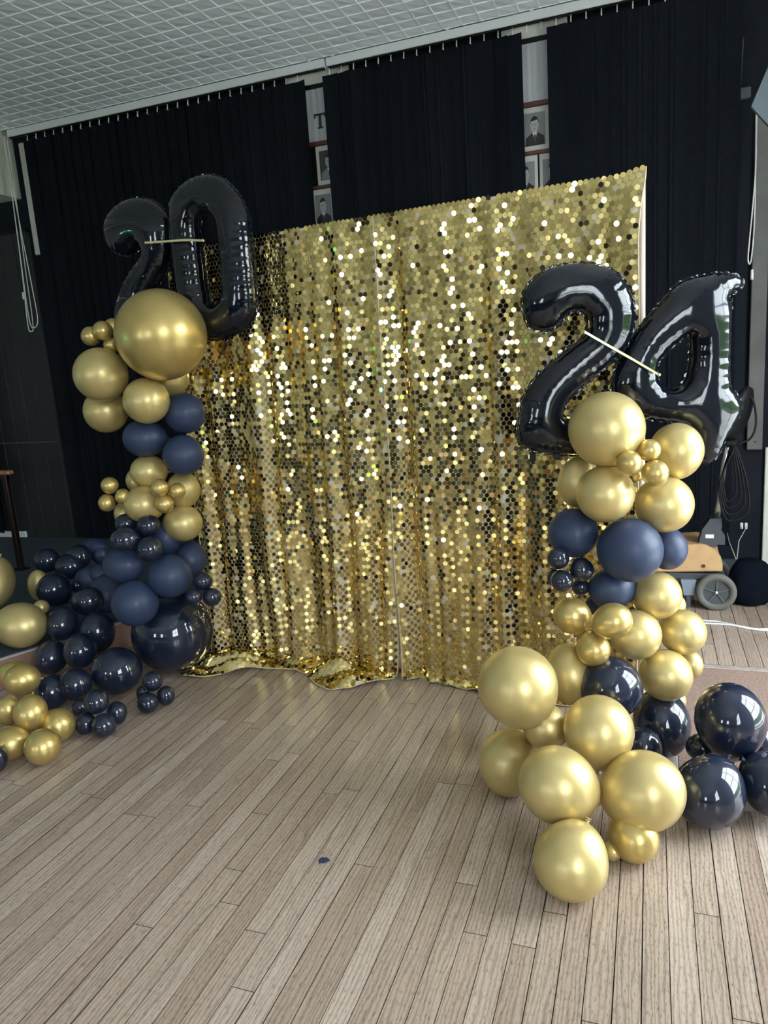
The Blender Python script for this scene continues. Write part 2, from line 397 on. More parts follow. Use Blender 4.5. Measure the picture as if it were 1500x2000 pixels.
tag(MB().box(-6.3, -5.38, YW-.05, YW-.02, .17, .225, .004).build('white_skirting_strip', RAILW), 'white strip on the stage floor under the short dark blind', 'skirting strip')

# cords at the left end of the blinds
def cordthing(name, loops, label, weights=()):
    p0 = loops[0][0]; r = empty(name, p0); tag(r, label, 'cord', 'blind cords')
    for lp in loops:
        MB().tube([Vector(p)-Vector(p0) for p in spline(lp, 8)], .0042, 6).build('cord', CORD, r, True)
    for w in weights:
        q = Vector(w)-Vector(p0); MB().lathe([(.002, .03), (.008, .026), (.009, -.026), (.002, -.03)], 8, Matrix.Translation(q)).build('cord_weight', PLAST, r, True)
y = 4.93
cordthing('blind_cord', [[(-4.775, y, 3.45), (-4.80, y, 2.9), (-4.82, y, 2.4), (-4.845, y, 2.02), (-4.82, y, 1.965), (-4.79, y, 2.02), (-4.78, y, 2.4), (-4.765, y, 2.9), (-4.755, y, 3.45)],
                         [(-4.77, y-.02, 3.45), (-4.78, y-.02, 2.9), (-4.80, y-.02, 2.3), (-4.80, y-.02, 2.03), (-4.76, y-.02, 1.99), (-4.715, y-.02, 2.05), (-4.72, y-.02, 2.3), (-4.755, y-.02, 3.0), (-4.765, y-.02, 3.45)]],
          'looped white blind cords hanging at the left end of the blinds', [(-4.845, y, 2.25)])
cordthing('blind_cord', [[(-5.10, 4.75, 3.0), (-5.10, 4.75, 2.5), (-5.09, 4.75, 2.0), (-5.07, 4.75, 1.96), (-5.065, 4.75, 2.02), (-5.09, 4.75, 2.5), (-5.09, 4.75, 3.0)]],
          'short looped white cord hanging at the far left edge', [])
cordthing('blind_cord', [[(.57, 5.05, 2.765), (.557, 5.0, 2.74), (.553, 4.9, 2.2), (.545, 4.9, 1.98), (.535, 4.9, 1.92), (.525, 4.9, 1.95), (.53, 4.9, 2.05), (.55, 4.9, 2.4), (.560, 5.0, 2.72), (.575, 5.05, 2.765)]],
          'thin looped white cord hanging by the right hand board', [(.548, 4.9, 1.86)])

# framed boards showing through the gaps of the blinds
def display(xc, w, label, rows):
    r = empty('display_board', (xc, YW-.03, 2.3)); tag(r, label, 'display board', 'display boards behind the blinds')
    z = 2.3
    MB().box(-w/2, w/2, -.006, .01, 3.40-z, 3.50-z).build('cream_strip', CREAM, r)
    MB().box(-w/2, w/2, -.012, .01, 3.372-z, 3.40-z).build('black_bar', BLACKPL, r)
    v = []; f = []; n = 40                                     # pleated white panel
    for zz in (3.037-z, 3.372-z):
        for i in range(n+1): v.append((-w/2+w*i/n, -.004-.0025*math.sin(i*1.7)-.001*math.sin(i*.6), zz))
    for i in range(n): f.append((i, i+1, n+2+i, n+1+i))
    MB().add(v, f).build('pleated_panel', PLEAT, r, True)
    for z0, z1 in ((3.010, 3.037), (2.730, 2.752)):
        MB().box(-w/2, w/2, -.02, .01, z0-z, z1-z, .003).build('wooden_rail', DARKWOOD, r)
    MB().box(-w/2, w/2, -.0, .008, 2.30-z, 3.01-z).build('backing', BLACKPL, r)
    return r
PLEAT = mat('pale_panel', (.48, .49, .52), .7)
MOUNT = mat('cream_mount', (.55, .55, .50), .7); PRINT = mat('print_grey', (.22, .23, .24), .5); PRINTD = mat('print_dark_grey', (.04, .042, .045), .5)
SKIN = mat('print_pale_grey', (.40, .40, .40), .5); WHT = mat('print_white', (.6, .6, .6), .5)
HAIR = mat('print_black', (.015, .015, .016), .5)
d1 = display(-2.14, .46, 'pale lettered board seen through the left gap in the blinds', None)
d2 = display(-.68, .40, 'pale pleated board seen through the right gap in the blinds', None)
def ell(cx, cz, rx, rz, yy, n=20): return [(cx+rx*math.cos(2*math.pi*i/n), cz+rz*math.sin(2*math.pi*i/n)) for i in range(n)]
tl = MB()
tl.box(-.040, .040, -.014, -.010, .900, .912); tl.box(-.008, .008, -.014, -.010, .822, .905); tl.box(-.02, .02, -.014, -.010, .818, .826); tl.box(-.042, -.034, -.014, -.010, .885, .912); tl.box(.034, .042, -.014, -.010, .885, .912)
tl.v = [(x-.002, yq, zq) for x, yq, zq in tl.v]
tl.build('letter', HAIR, d1)
def portrait(xc, z0, z1, w, label, shift=0.0, dark=False, mountw=None):
    """mounted black and white photograph of a person in a suit"""
    y0 = YW-.036; r = empty('portrait_photo', (xc, y0, z0)); tag(r, label, 'photograph', 'portrait photographs behind the blinds')
    h = z1-z0; mw = mountw or w
    MB().box(-mw/2, mw/2, 0, .004, 0, h).build('mount', MOUNT, r)
    pw, ph, b = w*.76, h*.76, h*.11
    MB().box(-pw/2, pw/2, -.0015, .0, b, b+ph).build('print', PRINTD if dark else PRINT, r)
    c = shift; zb = b+.0005
    def flat(poly, k, m, nm): MB().prism(poly, -.0016-.0007*k, -.0014-.0007*k).build(nm, m, r)
    flat([(max(-pw/2, c-pw*.46), zb), (min(pw/2, c+pw*.46), zb), (min(pw/2, c+pw*.44), zb+ph*.26), (c+pw*.16, zb+ph*.38), (c-pw*.16, zb+ph*.38), (max(-pw/2, c-pw*.42), zb+ph*.24)], 1, HAIR if not dark else PRINT, 'suit')
    flat([(c-pw*.11, zb+ph*.4), (c+pw*.11, zb+ph*.4), (c, zb+ph*.1)], 2, WHT, 'shirt')
    flat([(c-.006, zb+ph*.33), (c+.006, zb+ph*.33), (c+.008, zb+ph*.16), (c, zb+ph*.11), (c-.008, zb+ph*.16)], 3, PRINTD, 'tie')
    flat(ell(c, zb+ph*.62, pw*.19, ph*.235, 0), 4, SKIN, 'face')
    flat([(c+pw*.205*math.cos(a), zb+ph*.66+ph*.23*math.sin(a)) for a in np.linspace(-.1, math.pi+.1, 14)]+[(c-pw*.17, zb+ph*.74), (c+pw*.15, zb+ph*.77)], 5, HAIR, 'hair')
    for sx in (-1, 1): flat(ell(c+sx*pw*.07-pw*.02, zb+ph*.635, pw*.035, ph*.014, 0, 10), 5, PRINTD, 'eye')
    flat(ell(c-pw*.02, zb+ph*.50, pw*.055, ph*.012, 0, 10), 5, PRINTD, 'mouth')
    flat([(c-pw*.05, zb+ph*.555), (c+pw*.0, zb+ph*.555), (c-pw*.015, zb+ph*.625)], 5, PRINT, 'nose')
    return r
portrait(-.690, 2.755, 3.007, .175, 'black and white portrait of a person in a dark suit and tie')
portrait(-.755, 2.462, 2.728, .155, 'half hidden grey portrait left below the suit portrait', dark=False)
portrait(-.588, 2.462, 2.728, .155, 'half hidden grey portrait right below the suit portrait', dark=False)
portrait(-2.10, 2.755, 3.007, .19, 'faded dark portrait below the letter T', dark=True)
portrait(-2.17, 2.462, 2.728, .16, 'pale portrait lowest in the left gap above the curtain')

# ------------------------------------------------------------------ sequin curtain on its stand
BO = Vector((-1.184, 3.178, 0)); BE = Vector((.9955, -.0948, 0)); BN = Vector((-.0948, -.9955, 0))
SL, SR, ZT = -1.075, 1.150, 2.125
stand = empty('backdrop_stand', BO, math.atan2(BE.y, BE.x)); tag(stand, 'pale tubular frame carrying the gold sequin curtain', 'stand')
for nm, pts in (('pole', [(SL, .05, .02), (SL, .05, ZT-.01)]), ('pole', [(SR, .05, .02), (SR, .05, ZT-.01)]), ('crossbar', [(SL, .05, ZT-.012), (SR, .05, ZT-.012)])):
    MB().tube(pts, .014, 10).build(nm, STAND, stand, True)
MB().box(SL, SR, .035, .07, .003, .022, .004).build('base_bar', RAILWOOD, stand)
for x in (SL, SR): MB().box(x-.03, x+.03, .03, .45, .0, .014, .004).build('foot', STAND, stand)

rf = np.random.default_rng(21)
LAM = np.array([.42, .27, .185, .13, .095, .068]); AMP = np.array([.013, .012, .0105, .0095, .0060, .0024])
PH = rf.uniform(0, 6.28, (2, 6)); DR = rf.normal(0, .55, (2, 6))
def train_len(s, panel):
    if panel == 0:
        xs = [-1.04, -.95, -.86, -.73, -.62, -.5, -.41, -.3, -.2, -.1, -.02, .06]; ls = [.08, .38, .34, .20, .14, .12, .15, .24, .28, .24, .15, .07]
    else: xs = [0, .25, .45, .65, .9, 1.16]; ls = [.05, .05, .10, .13, .12, .08]
    return np.interp(s, xs, ls)
DROP = 2.075
def surf(s, v, panel):
    """s across, v down the cloth -> world points"""
    s = np.asarray(s, float); v = np.asarray(v, float); t = np.clip(v/DROP, 0, 1)
    w = v-DROP; R = .055; q = np.pi*R/2
    ang = np.clip(w/R, 0, np.pi/2); outb = np.where(w > 0, R*(1-np.cos(ang)), 0)+np.clip(w-q, 0, None)
    z = ZT-np.clip(v, 0, DROP)-np.where(w > 0, R*np.sin(ang), 0)
    f = np.zeros_like(s)
    for k in range(6): f = f+AMP[k]*np.sin(2*np.pi*s/LAM[k]+PH[panel, k]+DR[panel, k]*t*1.6+.5*np.sin(t*3+k))
    g = (.26+.92*t**.8)*np.clip(v/.05, 0, 1)
    onfl = np.clip((w-q*.3)/(q*.8), 0, 1)
    bump = .014+.062*np.abs(np.sin(s*11+w*15+panel))*np.abs(np.sin(s*4.1-w*11+.6))+.020*np.sin(s*29+w*24)*np.sin(w*36+s*7)
    end = np.clip(train_len(s, panel)+DROP-v, 0, .06)/.06
    z = z+onfl*(bump*(.35+.65*end))
    f = f*g*(1-onfl)+.004*g
    out = outb+f+.018*(1-onfl)
    lat = np.where(panel == 0, 1, .3)*onfl*np.clip(w-.05, 0, None)*(-.15-.30*np.clip(-s-.5, 0, 1))
    ss = s+lat+.006*np.sin(v*7+s*9)*t
    if panel == 0: ss = ss-.035*np.clip((s+.15)/.2, 0, 1)*t**4
    # gathered corner at the top right
    if panel == 1:
        pin = np.exp(-((s-SR)/.05)**2)*np.exp(-v/.05); z = z+.016*pin
        ss = ss+np.clip((s-1.0)/.15, 0, 1)*(.012*np.exp(-(v/.08)**2)-.014*np.clip((v-.04)/.18, 0, 1))
    e, n, o = np.array(BE), np.array(BN), np.array(BO)
    P = o+ss[..., None]*e+out[..., None]*n; P[..., 2] = z
    return P
def normals(s, v, panel):
    h = .004; a = surf(s+h, v, panel)-surf(s-h, v, panel); b = surf(s, v-h, panel)-surf(s, v+h, panel)
    n = np.cross(a, b); n /= np.linalg.norm(n, axis=-1, keepdims=True)+1e-9
    a /= np.linalg.norm(a, axis=-1, keepdims=True)+1e-9
    return n, a
PITCH_S, RAD = .0212, .0102
def curtain(panel, s0, s1, label):
    r = empty('sequin_curtain', (BO+BE*((s0+s1)/2)+BN*.02)[:]); tag(r, label, 'curtain', 'gold sequin curtains')
    org = np.array(r.location)
    ns, nv = int((s1-s0)/.0125), 190
    su = np.linspace(s0, s1, ns+1); tu = np.linspace(0, 1, nv+1)
    Sg, Tg = np.meshgrid(su, tu, indexing='ij'); Vg = Tg*(DROP+train_len(Sg, panel))
    P = surf(Sg, Vg, panel)-org; n_, _ = normals(Sg, Vg, panel); P = P-n_*.0025; P[..., 2] = np.maximum(P[..., 2], .002)
    idx = np.arange((ns+1)*(nv+1)).reshape(ns+1, nv+1)
    F = np.stack([idx[:-1, :-1], idx[:-1, 1:], idx[1:, 1:], idx[1:, :-1]], -1).reshape(-1, 4)
    link('net_fabric', mesh('net_fabric', P.reshape(-1, 3), F.tolist(), NET, True), r)
    for sx in (s0, s1):                                            # narrow edge tapes
        vv = np.linspace(0, DROP+train_len(np.array([sx]), panel)[0], 150); e1 = surf(np.full(150, sx), vv, panel)-org
        nn, _ = normals(np.full(150, sx), vv, panel); e1 = e1+nn*.002; e1[:, 2] = np.maximum(e1[:, 2], .006); MB().tube([Vector(p) for p in e1[::2]], .0032, 5).build('edge_tape', HEM, r, True)
    vend = DROP+train_len(su, panel); e1 = surf(su, vend, panel)-org; e1[:, 2] = np.maximum(e1[:, 2], .006)
    MB().tube([Vector(p) for p in e1], .0036, 5).build('bottom_hem', HEM, r, True)
    # sequins on a hexagonal grid
    pts = []; row = 0; v = .004
    while v < DROP+.42:
        for s in np.arange(s0+.006+(row % 2)*PITCH_S/2, s1-.004, PITCH_S): pts.append((s, v))
        v += PITCH_S*.866; row += 1
    ex = [(s+PITCH_S*.5, v+PITCH_S*.45) for s, v in pts if v > DROP-.01 and s+PITCH_S < s1]
    pts = np.array(pts+ex); pts = pts[pts[:, 1] < DROP+train_len(pts[:, 0], panel)-.004]
    ps, pv = pts[:, 0], pts[:, 1]
    # a few sequins are missing and let the net show
    keep = RNG.random(len(ps)) > .022; ps, pv = ps[keep], pv[keep]
    c = surf(ps, pv, panel); n, a = normals(ps, pv, panel)
    tilt = RNG.normal(0, 1, (len(ps), 2))*(.075-.037*np.clip(pv/1.3, 0, 1))[:, None]; loose = RNG.random(len(ps)) < .10; tilt[loose] *= 3.2
    b = np.cross(n, a); nn = n+a*tilt[:, :1]+b*tilt[:, 1:]; nn /= np.linalg.norm(nn, axis=1, keepdims=True)
    aa = a-nn*(a*nn).sum(1, keepdims=True); aa /= np.linalg.norm(aa, axis=1, keepdims=True); bb = np.cross(nn, aa)
    c = c+n*(.003+.002*RNG.random(len(ps)))[:, None]; c[:, 2] = np.maximum(c[:, 2], .012)
    K = 14; an = np.arange(K)*2*np.pi/K
    ring = c[:, None]+RAD*(np.cos(an)[None, :, None]*aa[:, None]+np.sin(an)[None, :, None]*bb[:, None])
    # the largest in the picture become sequins of their own
    rel = c-np.array([0, 0, EYE]); dep = rel@np.array(fw); u = 750+FPX*(rel@np.array(r2))/dep; w = 1000-FPX*(rel@np.array(u2))/dep
    size = (np.abs((nn*rel).sum(1))/np.linalg.norm(rel, axis=1))**.5/dep
    hid = ((u > 1000) & (w > 520)) | ((u < 560) & (w < 700)) | (u < 440) | ((u > 930) & (w > 1150)) | (w > 1290)
    sc = np.where(hid, 0, size); order = np.argsort(-sc); lone = order[:300]
    sm = mesh('sequin', [(RAD*math.cos(x), RAD*math.sin(x), 0) for x in an], [tuple(range(K))], SEQ)
    for i in lone:
        o = link('sequin', sm, r); m = Matrix.Identity(4)
        for k in range(3): m[k][0] = aa[i, k]; m[k][1] = bb[i, k]; m[k][2] = nn[i, k]; m[k][3] = c[i, k]-org[k]
        o.matrix_local = m
    mask = np.ones(len(ps), bool); mask[lone] = False; R_ = (ring[mask]-org).reshape(-1, 3); nf = mask.sum()
    me = bpy.data.meshes.new('sequins'); me.vertices.add(nf*K); me.vertices.foreach_set('co', R_.astype(np.float32).ravel())
    me.loops.add(nf*K); me.loops.foreach_set('vertex_index', np.arange(nf*K, dtype=np.int32)); me.polygons.add(nf)
    me.polygons.foreach_set('loop_start', (np.arange(nf)*K).astype(np.int32)); me.materials.append(SEQ); me.update(calc_edges=True)
    tag(link('sequins', me, r), kind='stuff')
    return r
curtain(0, SL-.01, .058, 'left gold sequin curtain panel trailing onto the floor')
curtain(1, .062, SR+.01, 'right gold sequin curtain panel behind the black number two')

# ------------------------------------------------------------------ balloons
def balloon_mesh(name, tear, m):
    prof = []; n = 30
    for i in range(n+1):
        t = i/n; z = math.cos(math.pi*t); r = math.sin(math.pi*t)
        if tear and z < 0: r *= 1-.10*(-z)**1.2; z *= 1.10
        elif z < 0: r *= 1-.03*(-z); z *= 1.02
        prof.append((max(r, .0015), z))
    zb = prof[-1][1]
    prof = [p for p in prof if not (p[0] < .10 and p[1] < 0)]+[(.085, zb+.005), (.05, zb-.012), (.045, zb-.03)]
    b = MB().lathe(prof, 40); return mesh(name, b.v, b.f, m, True), zb
def knot_mesh(m, zb):
    b = MB().lathe([(.035, zb-.02), (.06, zb-.04), (.075, zb-.058), (.06, zb-.078), (.035, zb-.088), (.06, zb-.105), (.095, zb-.118), (.095, zb-.126), (.06, zb-.12), (.02, zb-.1)], 14)
    return mesh('knot', b.v, b.f, m, True)
BM = {}
for mk, m in BALMAT.items():
    for t in (0, 1):
        me, zb = balloon_mesh('balloon', t, m); BM[mk, t] = (me, knot_mesh(m, zb))
GRP = ['balloons of the left column', 'balloons of the left garland', 'balloons of the right column', 'balloons heaped at the foot of the right column']
# x, y, z, radius, elongation, neck direction, teardrop, material, group, label
BALLOONS = [
 (-2.112, 2.929, 1.699, 0.2062, 1.0, (-0.53, 0.68, -0.51), 0, 'GC', 0, 'huge gold balloon crowning the left column below the black zero'),
 (-2.448, 2.89, 1.542, 0.1265, 1.0, (-0.41, 0.76, -0.5), 0, 'G', 0, 'large gold balloon left below the huge gold one on the left column'),
 (-2.58, 3.043, 1.364, 0.1092, 1.0, (-0.68, 0.69, -0.24), 0, 'G', 0, 'gold balloon hanging lowest of the gold ones in the top left group'),
 (-2.237, 2.925, 1.407, 0.1078, 1.0, (0.05, 1.0, 0.06), 0, 'G', 0, 'gold balloon facing front between huge gold balloon and upper navy ones'),
 (-2.239, 3.137, 1.505, 0.0913, 1.0, (-0.08, 0.89, -0.45), 0, 'G', 0, 'gold balloon half hidden behind the huge one beside the gold curtain'),
 (-2.509, 2.931, 1.725, 0.0464, 1.0, (-0.3, 0.86, -0.41), 0, 'GC', 0, 'mini gold balloon leftmost of the small four beside the huge balloon'),
 (-2.42, 2.91, 1.743, 0.0458, 1.0, (-0.58, 0.65, -0.5), 0, 'GC', 0, 'mini gold balloon in front of the small four beside the huge balloon'),
 (-2.426, 2.994, 1.762, 0.0422, 1.0, (-0.54, 0.81, 0.21), 0, 'GC', 0, 'mini gold balloon highest of the small four, tucked beside the huge one'),
 (-2.411, 2.946, 1.677, 0.0372, 1.0, (-0.03, 1.0, 0.07), 0, 'GC', 0, 'mini gold balloon lowest of the small four above a large gold one'),
 (-2.133, 3.07, 1.332, 0.0988, 1.0, (-0.05, 0.88, -0.48), 0, 'NM', 0, 'matte navy balloon by the curtain, upper of three below the gold top group'),
 (-2.33, 2.997, 1.224, 0.0924, 1.137, (0.83, 0.55, -0.11), 0, 'NM', 0, 'matte navy balloon leftmost of three below the top gold group'),
 (-2.14, 3.025, 1.133, 0.099, 1.0, (-0.5, 0.85, 0.16), 0, 'NM', 0, 'matte navy balloon lowest of three below the top gold group'),
 (-2.345, 3.013, 1.057, 0.0839, 1.07, (0.83, 0.55, -0.11), 0, 'G', 0, 'pale gold balloon highest of the middle gold band of the left column'),
 (-2.202, 3.077, 0.951, 0.0842, 1.067, (-0.08, 0.02, -1.0), 0, 'G', 0, 'pale gold balloon at the curtain side of the middle gold band'),
 (-2.446, 3.05, 1.008, 0.0617, 1.096, (-0.09, 0.43, 0.9), 0, 'G', 0, 'pale gold balloon peeping out behind the middle gold band at left'),
 (-2.347, 2.948, 0.904, 0.0909, 1.083, (0.83, 0.55, -0.11), 0, 'G', 0, 'pale gold balloon in the centre of the middle gold band'),
 (-2.206, 3.043, 0.788, 0.0925, 1.072, (-0.99, -0.1, 0.02), 0, 'G', 0, 'pale gold balloon lowest of the middle gold band beside the curtain'),
 (-2.517, 3.013, 0.843, 0.0617, 1.102, (-0.08, 0.02, -1.0), 0, 'G', 0, 'pale gold balloon half hidden low at left of the middle gold band'),
 (-2.508, 2.91, 1.007, 0.0422, 1.0, (-0.55, 0.75, -0.37), 0, 'GC', 0, 'mini gold balloon upper of the three sticking out to the left'),
 (-2.532, 2.901, 0.922, 0.0416, 1.069, (-0.09, 0.43, 0.9), 0, 'GC', 0, 'mini gold balloon lower of the three sticking out to the left'),
 (-2.441, 2.913, 0.95, 0.0368, 1.061, (-0.08, 0.02, -1.0), 0, 'GC', 0, 'mini gold balloon inner one of the three sticking out to the left'),
 (-2.197, 2.886, 0.996, 0.0435, 1.0, (0.04, 0.99, -0.14), 0, 'GC', 0, 'mini gold balloon top left of the trio on the middle gold band'),
 (-2.139, 2.94, 0.971, 0.0399, 1.0, (0.02, 0.99, 0.1), 0, 'GC', 0, 'mini gold balloon right one of the trio on the middle gold band'),
 (-2.185, 2.891, 0.916, 0.0438, 1.0, (-0.33, 0.9, -0.28), 0, 'GC', 0, 'mini gold balloon bottom one of the trio on the middle gold band'),
 (-2.435, 2.905, 0.815, 0.0506, 1.085, (0.83, 0.55, -0.11), 0, 'N', 0, 'small glossy navy balloon top left of four below the gold band'),
 (-2.302, 2.901, 0.809, 0.0567, 1.0, (-0.38, 0.78, -0.49), 0, 'N', 0, 'small glossy navy balloon top right of four below the gold band'),
 (-2.375, 2.81, 0.759, 0.0591, 1.18, (0.83, 0.55, -0.11), 0, 'N', 0, 'small oval glossy navy balloon bottom left of four below the gold band'),
 (-2.264, 2.84, 0.707, 0.0625, 1.0, (-0.53, 0.84, 0.1), 0, 'N', 0, 'small glossy navy balloon lowest of four below the gold band'),
 (-2.297, 3.01, 0.715, 0.0742, 1.147, (-0.08, 0.02, -1.0), 0, 'NM', 0, 'navy balloon behind the four small navy ones under the gold band'),
 (-2.462, 2.884, 0.61, 0.0942, 1.15, (-0.99, -0.1, 0.02), 0, 'NM', 0, 'large matte navy balloon below the small oval one at left'),
 (-2.234, 2.926, 0.547, 0.109, 1.0, (-0.34, 0.9, 0.26), 0, 'NM', 0, 'large matte navy balloon in the centre above the huge navy one'),
 (-2.207, 3.075, 0.593, 0.081, 1.096, (-0.09, 0.43, 0.9), 0, 'NM', 0, 'navy balloon at the curtain edge behind the large matte navy one'),
 (-2.371, 2.811, 0.438, 0.1131, 1.0, (-0.14, 0.84, -0.52), 0, 'NM', 0, 'large matte navy balloon with a dimple, left above the huge navy one'),
 (-2.066, 2.956, 0.517, 0.0458, 1.0, (-0.16, 0.8, -0.57), 0, 'N', 0, 'mini navy balloon top of the trio in front of the curtain'),
 (-2.089, 2.894, 0.455, 0.0415, 1.0, (0.04, 1.0, -0.09), 0, 'N', 0, 'mini navy balloon left of the trio in front of the curtain'),
 (-2.023, 2.951, 0.439, 0.0458, 1.0, (-0.38, 0.79, -0.48), 0, 'N', 0, 'mini navy balloon right of the trio in front of the curtain'),
 (-2.338, 3.027, 0.21, 0.2092, 1.0, (-0.4, 0.91, -0.1), 0, 'N', 0, 'huge glossy navy balloon on the floor at the foot of the left column'),
 (-3.468, 3.791, 0.433, 0.0712, 1.375, (-0.99, -0.1, 0.02), 0, 'NM', 1, 'dull navy balloon furthest back of the garland on the stage'),
 (-3.643, 3.556, 0.413, 0.0783, 1.0, (0.04, 0.84, -0.53), 0, 'N', 1, 'navy balloon furthest left of the upper garland over the stage carpet'),
 (-3.462, 3.644, 0.42, 0.0776, 1.0, (-0.67, 0.64, -0.38), 0, 'N', 1, 'navy balloon at the top of the garland behind another navy one'),
 (-3.483, 3.562, 0.375, 0.0813, 1.106, (-0.99, -0.1, 0.02), 0, 'N', 1, 'oval navy balloon with a pale ring glint near the stage'),
 (-3.407, 3.771, 0.397, 0.0551, 1.101, (-0.08, 0.02, -1.0), 0, 'NM', 1, 'small dull navy balloon upper one beside the column in the garland'),
 (-3.019, 3.307, 0.415, 0.0487, 1.069, (-0.09, 0.43, 0.9), 0, 'NM', 1, 'small dull navy balloon lower one beside the column in the garland'),
 (-3.311, 3.519, 0.309, 0.0754, 1.0, (0.06, 0.92, -0.39), 0, 'NM', 1, 'dark navy balloon in shadow in the middle of the garland'),
 (-3.265, 3.376, 0.312, 0.0314, 1.177, (-0.08, 0.02, -1.0), 0, 'N', 1, 'tiny dark navy balloon in shadow between two glossy navy ones'),
 (-3.558, 3.374, 0.308, 0.0631, 1.549, (-0.08, 0.02, -1.0), 0, 'G', 1, 'gold balloon peeping out behind a glossy navy one on the stage'),
 (-3.313, 3.251, 0.33, 0.098, 1.002, (0.59, 0.21, -0.78), 1, 'N', 1, 'glossy navy balloon in front of the half hidden gold one'),
 (-2.913, 3.08, 0.334, 0.0789, 1.091, (-0.96, -0.23, -0.17), 1, 'N', 1, 'oval glossy navy balloon right of the pale knot ring'),
 (-2.921, 3.237, 0.324, 0.0958, 1.153, (-0.09, 0.43, 0.9), 0, 'NM', 1, 'dark navy balloon in shadow beside the dimpled one'),
 (-2.948, 2.907, 0.261, 0.0834, 1.058, (0.28, 0.45, 0.85), 1, 'N', 1, 'glossy navy balloon directly below the pale knot ring'),
 (-2.779, 2.969, 0.202, 0.0944, 1.145, (-0.08, 0.02, -1.0), 0, 'N', 1, 'tall glossy navy balloon standing before the wooden stage front'),
 (-2.727, 2.776, 0.179, 0.0818, 1.095, (-0.09, 0.43, 0.9), 0, 'N', 1, 'glossy navy balloon in front of the tall one by the stage front'),
 (-2.908, 2.762, 0.135, 0.0819, 1.077, (-0.09, 0.43, 0.9), 0, 'N', 1, 'navy balloon leaning on the stage edge below the large gold oval'),
 (-2.461, 2.718, 0.117, 0.1155, 1.084, (-0.99, -0.1, 0.02), 0, 'N', 1, 'large oval glossy navy balloon lying on the floor in the garland'),
 (-2.564, 2.548, 0.113, 0.0771, 1.0, (-0.49, 0.8, -0.35), 0, 'N', 1, 'glossy navy balloon left of the large oval one on the floor'),
 (-2.673, 2.508, 0.085, 0.0824, 1.0, (-0.62, 0.78, -0.02), 0, 'N', 1, 'navy balloon half covered behind the gold cluster on the floor'),
 (-2.286, 2.374, 0.135, 0.0534, 1.0, (-0.0, 0.99, 0.12), 0, 'N', 1, 'small navy balloon on top of the floor four by the oval one'),
 (-2.241, 2.436, 0.055, 0.0452, 1.173, (-0.08, 0.02, -1.0), 0, 'N', 1, 'small navy balloon right one of the floor four by the oval one'),
 (-2.324, 2.332, 0.049, 0.0436, 1.087, (-0.09, 0.43, 0.9), 0, 'N', 1, 'small navy balloon left one of the floor four by the oval one'),
 (-2.218, 2.325, 0.055, 0.0524, 1.0, (-0.21, 0.96, 0.17), 0, 'N', 1, 'small navy balloon front one of the floor four by the oval one'),
 (-2.48, 2.471, 0.041, 0.035, 1.111, (-0.09, 0.43, 0.9), 0, 'N', 1, 'small navy balloon hidden at the back of the floor four'),
 (-2.18, 2.626, 0.127, 0.046, 1.0, (-0.64, 0.72, -0.27), 0, 'N', 1, 'mini navy balloon on top of the lone four on bare floor'),
 (-2.133, 2.649, 0.049, 0.0414, 1.124, (-0.08, 0.02, -1.0), 0, 'N', 1, 'mini navy balloon right one of the lone four on bare floor'),
 (-2.17, 2.563, 0.05, 0.048, 1.0, (-0.44, 0.68, -0.59), 0, 'N', 1, 'mini navy balloon front one of the lone four on bare floor'),
 (-2.272, 2.662, 0.042, 0.0325, 1.241, (-0.08, 0.02, -1.0), 0, 'N', 1, 'mini navy balloon back left one of the lone four on bare floor'),
 (-3.536, 3.062, 0.419, 0.0965, 1.55, (-0.09, 0.43, 0.9), 0, 'G', 1, 'large gold balloon cut by the left edge below the handrail'),
 (-3.104, 2.785, 0.291, 0.1194, 1.149, (-0.98, -0.19, 0.04), 1, 'G', 1, 'large oval gold balloon lying on the stage edge at far left'),
 (-3.117, 2.951, 0.332, 0.041, 1.0, (-0.6, 0.8, 0.09), 0, 'G', 1, 'small gold balloon tucked behind the large oval gold one'),
 (-2.692, 2.373, 0.206, 0.0728, 1.064, (0.83, 0.55, -0.11), 0, 'GC', 1, 'gold balloon topmost of the floor cluster at far left'),
 (-2.835, 2.448, 0.189, 0.0599, 1.0, (0.11, 0.98, -0.14), 0, 'GC', 1, 'gold balloon behind the topmost one of the floor cluster at far left'),
 (-2.476, 2.196, 0.152, 0.0687, 1.101, (-0.09, 0.43, 0.9), 0, 'GC', 1, 'gold balloon in the middle of the floor cluster at far left'),
 (-2.632, 2.224, 0.132, 0.0538, 1.244, (-0.08, 0.02, -1.0), 0, 'GC', 1, 'gold balloon at the left edge behind the middle one of the floor cluster'),
 (-2.399, 2.254, 0.074, 0.0716, 1.0, (-0.93, -0.11, 0.34), 1, 'GC', 1, 'greenish gold balloon at the right of the floor cluster at far left'),
 (-2.486, 2.085, 0.071, 0.0685, 1.0, (0.83, 0.51, 0.21), 1, 'GC', 1, 'gold balloon at the left of the floor cluster at far left'),
 (-2.317, 2.085, 0.075, 0.0716, 1.0, (-0.39, 0.8, -0.46), 0, 'GC', 1, 'gold balloon lowest and frontmost of the floor cluster at far left'),
 (-2.46, 1.985, 0.056, 0.04, 1.363, (-0.08, 0.02, -1.0), 0, 'N', 1, 'navy balloon cut by the left edge beside the gold floor cluster'),
 (-0.144, 2.655, 1.227, 0.1296, 1.0, (-0.67, 0.74, 0.06), 0, 'G', 2, 'largest gold balloon topping the right column below the black two'),
 (0.086, 2.804, 1.125, 0.0934, 1.072, (-0.08, 0.02, -1.0), 0, 'G', 2, 'gold balloon under the black four at the right of the column top'),
 (-0.004, 2.622, 1.155, 0.0376, 1.0, (-0.24, 0.96, -0.16), 0, 'GC', 2, 'mini gold balloon top of the trio on the right column'),
